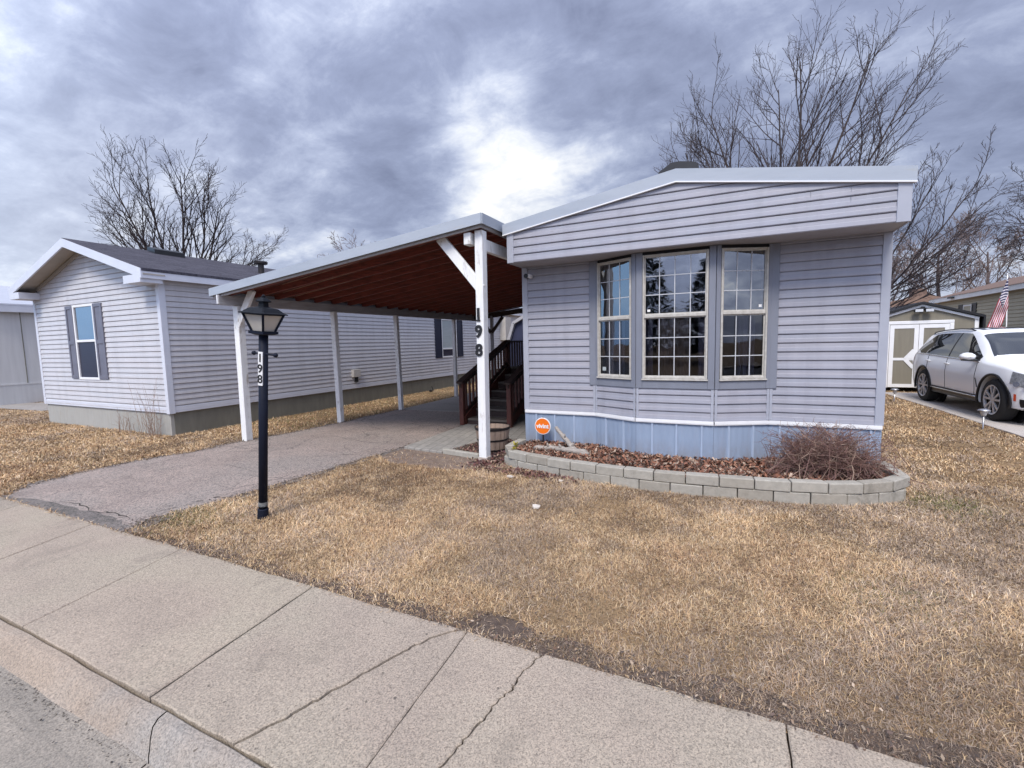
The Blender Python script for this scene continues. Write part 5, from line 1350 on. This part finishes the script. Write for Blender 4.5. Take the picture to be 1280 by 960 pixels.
# ------------------------------------------------------------------ bare trees
def bare_tree(label, base, spec, seed, mb_m, mt_m, name='bare_tree', group=None):
    r = random.Random(seed); t = thing(name, base, label, 'tree', group)
    T = MB(); K = MB()
    def grow(p, d, L, rad, lvl):
        segs = (9, 9, 6, 4, 3, 2)[lvl]; pts = [p]; dirs = [d]; 
        for i in range(segs):
            up = spec['up'][lvl]
            d = (d + Vector((r.gauss(0, 1), r.gauss(0, 1), r.gauss(0, .8))) * spec['wob'][lvl] + Vector((0, 0, up))).normalized()
            pts.append(pts[-1] + d * L / segs); dirs.append(d)
        tip = .22 if lvl < 2 else .35
        rads = [max(spec['rmin'], rad * (1 - (1 - tip) * (i / segs) ** .9)) for i in range(segs + 1)]
        (T if lvl <= 1 else K).tube(pts, rads, (10, 6, 5, 3, 3, 3)[lvl], caps=False)
        if lvl >= spec['levels']: return
        n = spec['n'][lvl]
        for c in range(n):
            f = spec['start'][lvl] + (1 - spec['start'][lvl]) * (c + r.uniform(.1, .9)) / n
            i = min(segs - 1, int(f * segs)); q = pts[i].lerp(pts[i+1], f * segs - i); dd = dirs[i+1]
            az = r.uniform(0, 6.283) if lvl > 0 else (c * 2.4 + r.uniform(-.4, .4)); ang = R(r.uniform(*spec['ang'][lvl]))
            a = dd.cross(Vector((0, 0, 1)) if abs(dd.z) < .95 else Vector((1, 0, 0))).normalized(); b = dd.cross(a)
            nd_ = (dd * math.cos(ang) + (a * math.cos(az) + b * math.sin(az)) * math.sin(ang)).normalized()
            fac = spec['len'][lvl] * (1.15 - .55 * f) * r.uniform(.7, 1.2)
            grow(q, nd_, L * fac, max(spec['rmin'], min(rads[i] * .72, rads[i] * .5 + .004)), lvl + 1)
    if 'limbs' in spec:
        bp_ = Vector(base); tz = spec['fork']
        T.tube([bp_ + Vector((0, 0, -.1)), bp_ + Vector((.02, 0, tz * .5)), bp_ + Vector((0, 0, tz))], [spec['rad'] * 1.25, spec['rad'] * 1.02, spec['rad']], 12, caps=False)
        for (az, el, L, rr_) in spec['limbs']:
            d = Vector((math.cos(R(az)) * math.cos(R(el)), math.sin(R(az)) * math.cos(R(el)), math.sin(R(el))))
            grow(bp_ + Vector((0, 0, tz - .15)) + d * .1, d, L, rr_, 1)
    else: grow(Vector(base) + Vector((0, 0, -.1)), Vector((0, 0, 1)), spec['h'], spec['rad'], 0)
    T.build('trunk', mb_m, t, smooth=True); K.build('crown', mt_m, t)
    return t
big = dict(up=(0, .05, .075, .08, .07, .03), wob=(.05, .035, .07, .10, .12, .15), levels=4, n=(0, 14, 8, 4, 2), start=(0, .12, .12, .15, .2), ang=((0, 0), (20, 40), (20, 44), (25, 50), (25, 50)), len=(0, .42, .46, .5, .6), rmin=.0046, rad=.26, fork=2.9,
    limbs=[(184, 28, 4.6, .055), (-3, 48, 5.0, .06), (178, 38, 5.3, .06), (190, 50, 5.9, .066), (172, 62, 6.5, .07), (180, 74, 7.0, .075), (90, 80, 7.2, .07), (0, 84, 7.8, .08), (-5, 73, 7.6, .075), (0, 61, 6.8, .068)])
bare_tree('large many-limbed bare tree rising behind the lavender home', (1.35, 18.0, 0), big, 4, M['bark'], M['twig'])
big2 = dict(big, fork=2.1, rad=.11, n=(0, 10, 6, 4, 2), limbs=[(-10, 58, 4.3, .042), (-14, 45, 4.6, .042), (-8, 33, 4.2, .038), (-20, 68, 3.8, .04), (-4, 20, 3.4, .034), (-12, 10, 2.6, .03)])
bare_tree('shorter bare tree with low sweeping limbs just right of the gable end', (3.15, 17.3, 0), big2, 41, M['bark'], M['twig'])
lt_ = dict(up=(0, .05, .06, .06, .05, .03), wob=(.05, .05, .09, .12, .14, .15), levels=4, n=(0, 11, 7, 4, 2), start=(0, .2, .2, .2, .2), ang=((0, 0), (20, 40), (22, 46), (25, 50), (25, 50)), len=(0, .46, .48, .5, .6), rmin=.0045, rad=.17, fork=2.9,
    limbs=[(228, 40, 3.4, .045), (215, 56, 4.1, .055), (245, 70, 4.5, .065), (215, 80, 4.7, .06), (40, 84, 4.7, .07), (45, 72, 4.5, .06), (30, 60, 4.0, .06), (55, 44, 3.6, .05), (45, 30, 3.2, .04)])
bare_tree('bare tree with upswept limbs behind the shingled roof on the left', (-17.75, 10.0, 0), lt_, 8, M['bark'], M['twig'])
md = dict(up=(.0, .04, .05, .05, .04, .03), wob=(.05, .08, .12, .14, .15, .15), levels=4, n=(9, 8, 6, 4, 2), start=(.25, .2, .15, .15, .2), ang=((28, 55), (28, 52), (28, 55), (25, 55), (25, 50)), len=(.62, .55, .5, .5, .6), rmin=.009, rad=.2, h=7.5)
fork = dict(md, up=(.0, -.02, -.03, -.03, -.02, 0), n=(11, 9, 6, 4, 2), h=7.2, rmin=.008)
bare_tree('bare spreading tree behind the tan home at the right edge', (14.6, 29.5, 0), fork, 5, M['bark'], M['twig'])
bare_tree('slender bare tree between the khaki shed and the tan home roof', (13.3, 41, 0), dict(md, h=7.6, rmin=.011), 12, M['bark'], M['twig_far'])
bare_tree('small pale bare tree just left of the slender one, above the shed roof', (10.8, 44, 0), dict(md, h=7.0, rmin=.012), 15, M['twig_far'], M['twig_far'])
bare_tree('pale bare tree above the far end of the tan home', (17.2, 46, 0), dict(md, h=7.5, rmin=.012), 16, M['twig_far'], M['twig_far'])
bare_tree('thin bare treetop just showing above the carport roof', (-28.5, 30, 0), dict(md, h=8.6, rmin=.012, n=(10, 6, 5, 3, 2)), 18, M['twig_far'], M['twig_far'])

# ------------------------------------------------------------------ across the street (seen in the window glass)
def conifer(x, y, h, rad, seed, label):
    r = random.Random(seed); t = thing('conifer_tree', (x, y, 0), label, 'tree')
    m_ = MB(); m_.tube([(x, y, -.1), (x, y, h * .95)], [.22, .03], 8); m_.build('trunk', M['bark'], t)
    m_ = MB()
    for i in range(2600):
        f = r.random() ** .7; z = h * (.12 + .88 * (1 - f)); rr_ = rad * f * r.uniform(.3, 1.05) + .1; a = r.uniform(0, 6.283)
        c = Vector((x + rr_ * math.cos(a), y + rr_ * math.sin(a), z - rr_ * .15)); d = Vector((math.cos(a), math.sin(a), r.uniform(-.5, .3))) * r.uniform(.25, .5); s_ = Vector((-math.sin(a), math.cos(a), r.uniform(-.3, .3))) * r.uniform(.08, .2)
        m_.add([c - s_, c + s_, c + d + s_ * .3, c + d - s_ * .3], [(0, 1, 2, 3)])
    m_.build('crown', M['needle'], t)
conifer(-5.5, -21, 9.5, 3.2, 1, 'tall dark conifer across the street, mirrored in the bay window')
conifer(-9.8, -24, 8, 3, 2, 'dark conifer across the street to the left of the tallest one')
conifer(-1.4, -22, 7, 2.6, 3, 'shorter dark conifer across the street beside the tallest one')
conifer(9.0, -20, 8, 3, 4, 'dark conifer across the street beside the tan facing home')
ho = thing('mobile_home', (3, -14, 0), 'tan home across the street facing the lavender home', 'house')
m_ = MB(); siding(m_, (8.5, -13), (-.5, -13), [(0, .4), (9, .4), (9, 2.8), (0, 2.8)], .4, .11); m_.box(-.5, 8.5, -19, -13.02, 0, 2.8); m_.build('wall', M['siding_tan'], ho)
m_ = MB(); m_.prism([(-.8, -12.7, 2.8), (8.8, -12.7, 2.8), (4, -12.7, 4.0)], (0, -6.5, 0)); m_.build('roof', M['brownroof'], ho, fixn=True)
plain_window(ho, (8.5, -13), (-.5, -13), 2, 3.2, 1.1, 2.2, 1.6, M['blind'], M['blind'])
ho2 = thing('mobile_home', (-16, -15, 0), 'low grey home across the street opposite the neighbouring home', 'house')
m_ = MB(); siding(m_, (-10.5, -13), (-24.5, -13), [(0, .4), (14, .4), (14, 2.7), (0, 2.7)], .4, .11); m_.box(-24.5, -10.5, -19, -13.02, 0, 2.7); m_.build('wall', M['greywall'], ho2)
m_ = MB(); m_.prism([(-24.8, -12.7, 2.7), (-10.2, -12.7, 2.7), (-10.2, -16, 3.9), (-24.8, -16, 3.9)], (0, -3, -.6)); m_.build('roof', M['brownroof'], ho2, fixn=True)
up_ = thing('utility_pole', (-18, -12, 0), 'wooden utility pole with crossarm across the street', 'utility pole')
m_ = MB(); m_.tube([(-18, -12, -.1), (-18, -12, 9)], [.16, .11], 10); m_.build('pole', M['bark'], up_)
m_ = MB(); m_.bar((-19.2, -12, 8.3), (-16.8, -12, 8.3), .1, .12); m_.bar((-18.8, -12, 7.6), (-17.2, -12, 7.6), .1, .1); m_.build('crossarm', M['bark'], up_)
bare_tree('bare tree across the street beside the conifers', (-13, -21, 0), dict(md, h=8.5, rmin=.011), 33, M['bark'], M['twig'])

# ------------------------------------------------------------------ odds and ends lying on the lawn
def scrap(x, y, sx, sy, label):
    m_ = MB(); r = random.Random(int(x * 100)); z = .012; n = 7
    top_ = [(x + sx * math.cos(6.283*k/n) * r.uniform(.7, 1.1), y + sy * math.sin(6.283*k/n) * r.uniform(.6, 1.1), z + r.uniform(.0, .018)) for k in range(n)]
    m_.prism(top_, (0, 0, -.012)); tag(m_.build('paper_scrap', M['paper'], fixn=True), label, 'litter')
scrap(-1.67, 3.97, .05, .03, 'white paper scrap lying out on the open lawn')
scrap(-2.33, 4.78, .05, .03, 'pale paper scrap on dead leaves near the left end of the block wall')
scrap(-1.72, 4.83, .03, .025, 'tiny pale scrap against the foot of the block wall')

# ------------------------------------------------------------------ dry grass
def grass(name, n_try, region, dens, hscale, wscale, avoid, seed):
    rs = np.random.RandomState(seed)
    x = rs.uniform(region[0], region[1], n_try); y = rs.uniform(region[2], region[3], n_try)
    d = np.hypot(x, y)
    keep = rs.rand(n_try) < dens(x, y, d)
    for p in avoid: keep &= ~in_poly(x, y, p)
    x, y, d = x[keep], y[keep], d[keep]; n = len(x)
    # slow tone fields (value noise)
    def vn(sc_, sd):
        q = np.random.RandomState(sd).rand(64, 64); X = x * sc_ + 400; Y = y * sc_ + 400
        i = np.floor(X).astype(int); j = np.floor(Y).astype(int); u = X - i; w_ = Y - j; u = u*u*(3-2*u); w_ = w_*w_*(3-2*w_)
        g = lambda a_, b_: q[a_ % 64, b_ % 64]
        return (g(i, j)*(1-u) + g(i+1, j)*u)*(1-w_) + (g(i, j+1)*(1-u) + g(i+1, j+1)*u)*w_ - .5
    f1 = 2.6*vn(.9, 1) + 2.0*vn(2.1, 2) + 1.3*vn(4.7, 3) + .9*vn(11, 4)
    f2 = 2.4*vn(1.4, 5) + 2.0*vn(3.9, 6) + 1.5*vn(9, 7)
    f3 = 1.6*vn(.6, 8) + 1.0*vn(2.6, 9)
    # thin out the patchy / bare spots and the strip by the walk
    bare = (f1 < -1.35) | ((y < 2.12 + .11*f2) & (x > -4.6))
    kk = ~(bare & (rs.rand(n) < .72)); kk &= ~(in_poly(x, y + .06*f2, dirt_poly) & (rs.rand(n) < .95)); kk &= ~((np.hypot(x + 1.18, (y - 2.18) * 2) < .16 + .05*f2) & (rs.rand(n) < .85)); kk &= ~((np.hypot(x - .0, (y - 2.24) * 2) < .08 + .04*f2) & (rs.rand(n) < .8))
    x, y, d, f1, f2, f3 = x[kk], y[kk], d[kk], f1[kk], f2[kk], f3[kk]; n = len(x)
    sc = np.clip(d / 4.0, .85, 2.4)
    H = hscale * rs.uniform(.45, 1.35, n) * np.clip(sc, 1, 1.25) * (1 + .3*np.clip(f2, -1, 1)); W = wscale * rs.uniform(.6, 1.4, n) * sc
    yaw = rs.uniform(0, 2*np.pi, n); lean = np.clip(rs.normal(1.12, .30, n), .1, 1.5)
    dx, dy = np.cos(yaw), np.sin(yaw); px, py = -dy, dx
    c0 = np.stack([x, y, np.full(n, -.014)], 1)
    l1 = lean * .7; l2 = np.clip(lean * 1.25, 0, 1.75)
    s1 = np.stack([dx*np.sin(l1), dy*np.sin(l1), np.cos(l1)], 1) * (H*.5)[:, None]
    s2 = np.stack([dx*np.sin(l2), dy*np.sin(l2), np.cos(l2)], 1) * (H*.55)[:, None]
    tw = rs.normal(0, .3, n); wv = np.stack([px, py, tw], 1) * (W/2)[:, None]
    c1 = c0 + s1; c2 = c1 + s2
    v = np.stack([c0 - wv, c0 + wv, c1 + wv*.85, c1 - wv*.85, c2], 1).reshape(-1, 3)
    b = (np.arange(n) * 5)[:, None]
    f = np.concatenate([b + np.array([[0, 1, 2, 3]]), b + np.array([[3, 2, 4]])], 1).ravel()
    nper = np.tile([4, 3], n)
    pal = np.array([(.71, .51, .295), (.59, .405, .23), (.47, .295, .165), (.27, .18, .122), (.78, .63, .44), (.36, .26, .185), (.44, .34, .26), (.25, .225, .135)])
    g = np.clip((f1 + 2.2) / 4.4, 0, 1) * (1 - .75*np.exp(-((x-1.3)**2/1.6+(y-2.3)**2/.35)))
    base = rs.rand(n)
    idx = np.where(base < .34*g+.16, 0, np.where(base < .5, 1, np.where(base < .66, 2, np.where(base < .77, 3, np.where(base < .81+.08*g, 4, np.where(base < .91, 5, np.where(base < .985, 6, 7)))))))
    idx = np.where((f2 < -.9) & (rs.rand(n) < .4), 3, idx); idx = np.where((f3 > .12) & (rs.rand(n) < np.clip(f3, 0, .7)), np.where(rs.rand(n) < .6, 2, 3), idx); idx = np.where((f3 < -.2) & (rs.rand(n) < np.clip(-f3, 0, .6)), 6, idx)
    pz = np.exp(-((x-1.5)**2/2.2 + (y-2.3)**2/.28)) + .5*np.exp(-((x-2.2)**2/.8 + (y-3.6)**2/.5)); pm = rs.rand(n) < .9*pz; idx = np.where(pm & (rs.rand(n) < .7), np.where(rs.rand(n) < .30, 6, np.where(rs.rand(n) < .5, 5, 3)), idx)
    col = pal[idx] * rs.uniform(.62, 1.28, (n, 1)) * (.70 + .32*g + .16*np.clip(f2, -1, 1))[:, None]
    # greener tufts by the bed corner and along the shaded strip
    gr = np.exp(-((x-1.85)**2+(y-5.5)**2)/.08) + .6*np.exp(-((x+4.75)**2/.2+(y-2.5)**2/.1)) + .35*((x < -7) & (y > 6)) + .25*np.exp(-((x-.9)**2/.1 + (y-3.4)**2/.06))
    gm = rs.rand(n) < gr * .55; col[gm] = np.array((.15, .145, .055)) * rs.uniform(.7, 1.3, (gm.sum(), 1))
    col = np.concatenate([np.repeat(col, 5, 0), np.ones((5*n, 1))], 1)
    print(name, n)
    return np_mesh(name, v, f, nper, col, M['blade'], 'stuff')
AV = [drive_poly, pad_poly, walk_poly, right_poly, left_road, tri_poly, bed_out + [(1.5, 6.2), (-2.74, 6.2)], [(HX0, HY), (HX1, HY), (HX1, 16.3), (HX0, 16.3)], [(NX0, NY), (NX1 - .02, NY), (NX1 - .02, 24), (NX0, 24)]]
def vis(x, y):                      # inside the wedge the photograph (and a step aside) can see
    a = np.degrees(np.arctan2(x, y)); return (a > -82) & (a < 64)
grass('dry_grass', 1300000, (-7.2, 5.5, 2.035, 6.3), lambda x, y, d: vis(x, y) * np.clip(np.minimum(1.0, (3.6 / d) ** 1.2), .12, 1), .040, .0029, AV, 1)
grass('grass_far', 1300000, (-26, 7.4, 4.2, 17.5), lambda x, y, d: vis(x, y) * np.clip((7.0 / d) ** 1.15, .14, 1) * ((x > 1.5) | (x < -7.2)) * ((y > 6.3) | (x < -7.2) | (x > 5.5)), .038, .0036, AV, 2)
grass('grass_near_left', 220000, (-16, -7.2, 2.035, 5.2), lambda x, y, d: vis(x, y) * np.clip((6.5 / d) ** 1.3, .05, 1), .038, .0036, AV, 3)
pts = np.stack([nrs.uniform(-5, 4.5, 2600), 2.04 + nrs.exponential(.10, 2600)], 1)
pts = pts[~in_poly(pts[:, 0], pts[:, 1], drive_poly)]
chips('dead_leaves', np.concatenate([pts, np.stack([nrs.uniform(-4.5, 4, 2200), nrs.uniform(2.1, 4.9, 2200)], 1)]), .014, [(.16, .10, .07), (.12, .085, .07), (.36, .28, .21), (.24, .17, .12), (.10, .08, .07)], .0, M['chip'], .026)
pts = np.array([p for p in (dl[2:-2] + dr[3:-3])]); pts = np.repeat(pts, 45, 0) + nrs.normal(0, .05, (len(pts)*45, 2))
pts = pts[pts[:, 1] > 2.08]
pp = np.concatenate([np.stack([nrs.normal(x_, .07, 120), nrs.normal(y_, .06, 120)], 1) for x_, y_ in ((-7.585, 5.115), (-7.425, 7.09), (-7.33, 8.95), (-7.475, 11.7), (-3.0, 5.365), (-3.94, 2.76))])
chips('post_dirt', pp, .018, [(.10, .07, .05), (.16, .11, .07), (.22, .15, .09), (.07, .05, .04)], .002, M['chip'], .014, tilt=.4)
chips('edge_crumbs', pts, .017, [(.10, .08, .07), (.07, .055, .045), (.20, .17, .16), (.16, .12, .08), (.28, .24, .22)], -.002, M['chip'], .012, tilt=.3)
# ------------------------------------------------------------------ sky, sun, camera
SUN_EL, SUN_AZ = R(52), R(172)       # azimuth measured from +Y clockwise: behind the camera, a little to its right
w = bpy.data.worlds.new('World'); scene.world = w; w.use_nodes = True
nt = w.node_tree; bg = nt.nodes['Background']
sky = nt.nodes.new('ShaderNodeTexSky'); sky.sky_type = 'NISHITA'; sky.sun_disc = False
sky.sun_elevation = SUN_EL; sky.sun_rotation = SUN_AZ; sky.air_density = 1.0; sky.dust_density = 1.0; sky.ozone_density = 2.0
STR = .10
bg.inputs['Strength'].default_value = STR
tc = nt.nodes.new('ShaderNodeTexCoord'); D = tc.outputs['Generated']
def vm(op, a, b=None):
    n = nt.nodes.new('ShaderNodeVectorMath'); n.operation = op
    for i, v in enumerate((a, b)):
        if v is None: continue
        if isinstance(v, (tuple, list)): n.inputs[i].default_value = v
        else: nt.links.new(v, n.inputs[i])
    return n
def mt(op, a, b=None, c=None, clamp=False):
    n = nt.nodes.new('ShaderNodeMath'); n.operation = op; n.use_clamp = clamp
    for i, v in enumerate((a, b, c)):
        if v is None: continue
        if isinstance(v, (int, float)): n.inputs[i].default_value = v
        else: nt.links.new(v, n.inputs[i])
    return n.outputs[0]
nrm = vm('NORMALIZE', D).outputs[0]
sp = nt.nodes.new('ShaderNodeSeparateXYZ'); nt.links.new(nrm, sp.inputs[0])
zz = mt('ADD', mt('MAXIMUM', sp.outputs[2], 0.0), .30)
cb = nt.nodes.new('ShaderNodeCombineXYZ'); nt.links.new(mt('DIVIDE', sp.outputs[0], zz), cb.inputs[0]); nt.links.new(mt('DIVIDE', sp.outputs[1], zz), cb.inputs[1])
def cmap(rot, sc, loc=(0, 0, 0)):
    mp = nt.nodes.new('ShaderNodeMapping'); mp.inputs['Rotation'].default_value = (0, 0, R(rot)); mp.inputs['Scale'].default_value = sc; mp.inputs['Location'].default_value = loc
    nt.links.new(cb.outputs[0], mp.inputs[0]); return mp.outputs[0]
nA = noise(nt, cmap(20, (1, 1, 1), (3.1, 1.7, 0)), 1.0, 9, .56, .2)
nB = noise(nt, cmap(-52, (.75, 1.8, 1), (1.2, .4, 0)), 2.0, 9, .60, .3)
nC = noise(nt, cmap(10, (1, 1.15, 1), (7, 2, 0)), 5.0, 10, .66, .35)
def lobe(d, k):
    d = Vector(d).normalized()
    dt = vm('DOT_PRODUCT', nrm, tuple(d)).outputs['Value']
    return mt('POWER', mt('MAXIMUM', dt, 0.0), k)
val = mt('ADD', mt('MULTIPLY', nA, .54), mt('ADD', mt('MULTIPLY', nB, .22), mt('MULTIPLY', nC, .24)))
val = mt('MULTIPLY_ADD', mt('SUBTRACT', val, .5), 3.3, .395)
for d, k, a in (((-.353, .871, .341), 70, .30), ((-.40, .86, .23), 140, .16), ((-.619, .594, .514), 160, .17), ((-.42, .80, .43), 200, .14), ((-.938, .307, .14), 22, .30), ((-.675, .634, .378), 500, .22), ((-.45, .78, .47), 120, .10), ((-.775, .487, .42), 30, -.15), ((-.60, .76, .25), 90, -.10), ((.245, .905, .348), 6, .04), ((-.2, .93, .5), 60, -.06)):
    val = mt('MULTIPLY_ADD', lobe(d, k), a, val)
cr = ramp(nt, val, [(.06, (.15, .172, .26)), (.35, (.235, .268, .385)), (.52, (.335, .375, .50)), (.64, (.46, .50, .61)), (.78, (.64, .665, .715)), (.95, (.84, .83, .81))])
# warm pale light low on the left horizon
hz = mt('MULTIPLY', lobe((-.95, .25, .10), 25), .22, clamp=True)
cl = mixc(nt, hz, cr.outputs[0], (.80, .765, .71))
cl = mixc(nt, mt('MULTIPLY', lobe((-.92, -.38, .12), 9), .85, clamp=True), cl, (.33, .58, .95))
# the cloud deck is much brighter overhead and towards the sun
sd_ = Vector((math.sin(SUN_AZ) * math.cos(SUN_EL), math.cos(SUN_AZ) * math.cos(SUN_EL), math.sin(SUN_EL)))
gl = mt('MULTIPLY_ADD', mt('POWER', mt('MULTIPLY_ADD', vm('DOT_PRODUCT', nrm, tuple(sd_)).outputs['Value'], .5, .5), 2.6), 2.3, .74)
sc_ = nt.nodes.new('ShaderNodeMix'); sc_.data_type = 'RGBA'; sc_.blend_type = 'MULTIPLY'; sc_.inputs[0].default_value = 1; sc_.clamp_result = False
nt.links.new(cl, sc_.inputs[6])
cg = nt.nodes.new('ShaderNodeCombineXYZ')
g2 = mt('MULTIPLY', gl, 1.0 / STR)
for i in range(3): nt.links.new(g2, cg.inputs[i])
nt.links.new(cg.outputs[0], sc_.inputs[7])
# a little of the clear sky shows through thin cloud
mixn = nt.nodes.new('ShaderNodeMix'); mixn.data_type = 'RGBA'; mixn.inputs[0].default_value = .06
nt.links.new(sc_.outputs[2], mixn.inputs[6]); nt.links.new(sky.outputs[0], mixn.inputs[7])
nt.links.new(mixn.outputs[2], bg.inputs['Color'])

sl = bpy.data.lights.new('sun', 'SUN'); sl.energy = 2.1; sl.angle = R(18); sl.color = (1, .93, .83)
so_ = bpy.data.objects.new('sun', sl); C.objects.link(so_)
so_.rotation_euler = Vector(-sd_).to_track_quat('-Z', 'Y').to_euler(); so_.location = sd_ * 50

cam = bpy.data.cameras.new('camera'); co_ = bpy.data.objects.new('camera', cam); C.objects.link(co_)
r_v = Vector((.90278, .4295, -.02271)); u_v = Vector((-.01857, .09168, .99562)); f_v = Vector((-.4297, .8984, -.09074))
mw = Matrix((( r_v.x, u_v.x, -f_v.x, 0), (r_v.y, u_v.y, -f_v.y, 0), (r_v.z, u_v.z, -f_v.z, 1.6), (0, 0, 0, 1)))
co_.matrix_world = mw
cam.sensor_width = 36; cam.lens = 572.95 / 1280 * 36; cam.clip_start = .05; cam.clip_end = 600
scene.camera = co_
scene.view_settings.view_transform = 'Standard'; scene.view_settings.look = 'None'; scene.view_settings.gamma = 1
scene.view_settings.exposure = 0.66
scene.view_settings.use_curve_mapping = False
scene.render.film_transparent = False
scene.cycles.use_denoising = True
scene.cycles.max_bounces = 6; scene.cycles.diffuse_bounces = 3; scene.cycles.glossy_bounces = 3
scene.cycles.use_adaptive_sampling = True; scene.cycles.adaptive_threshold = .015
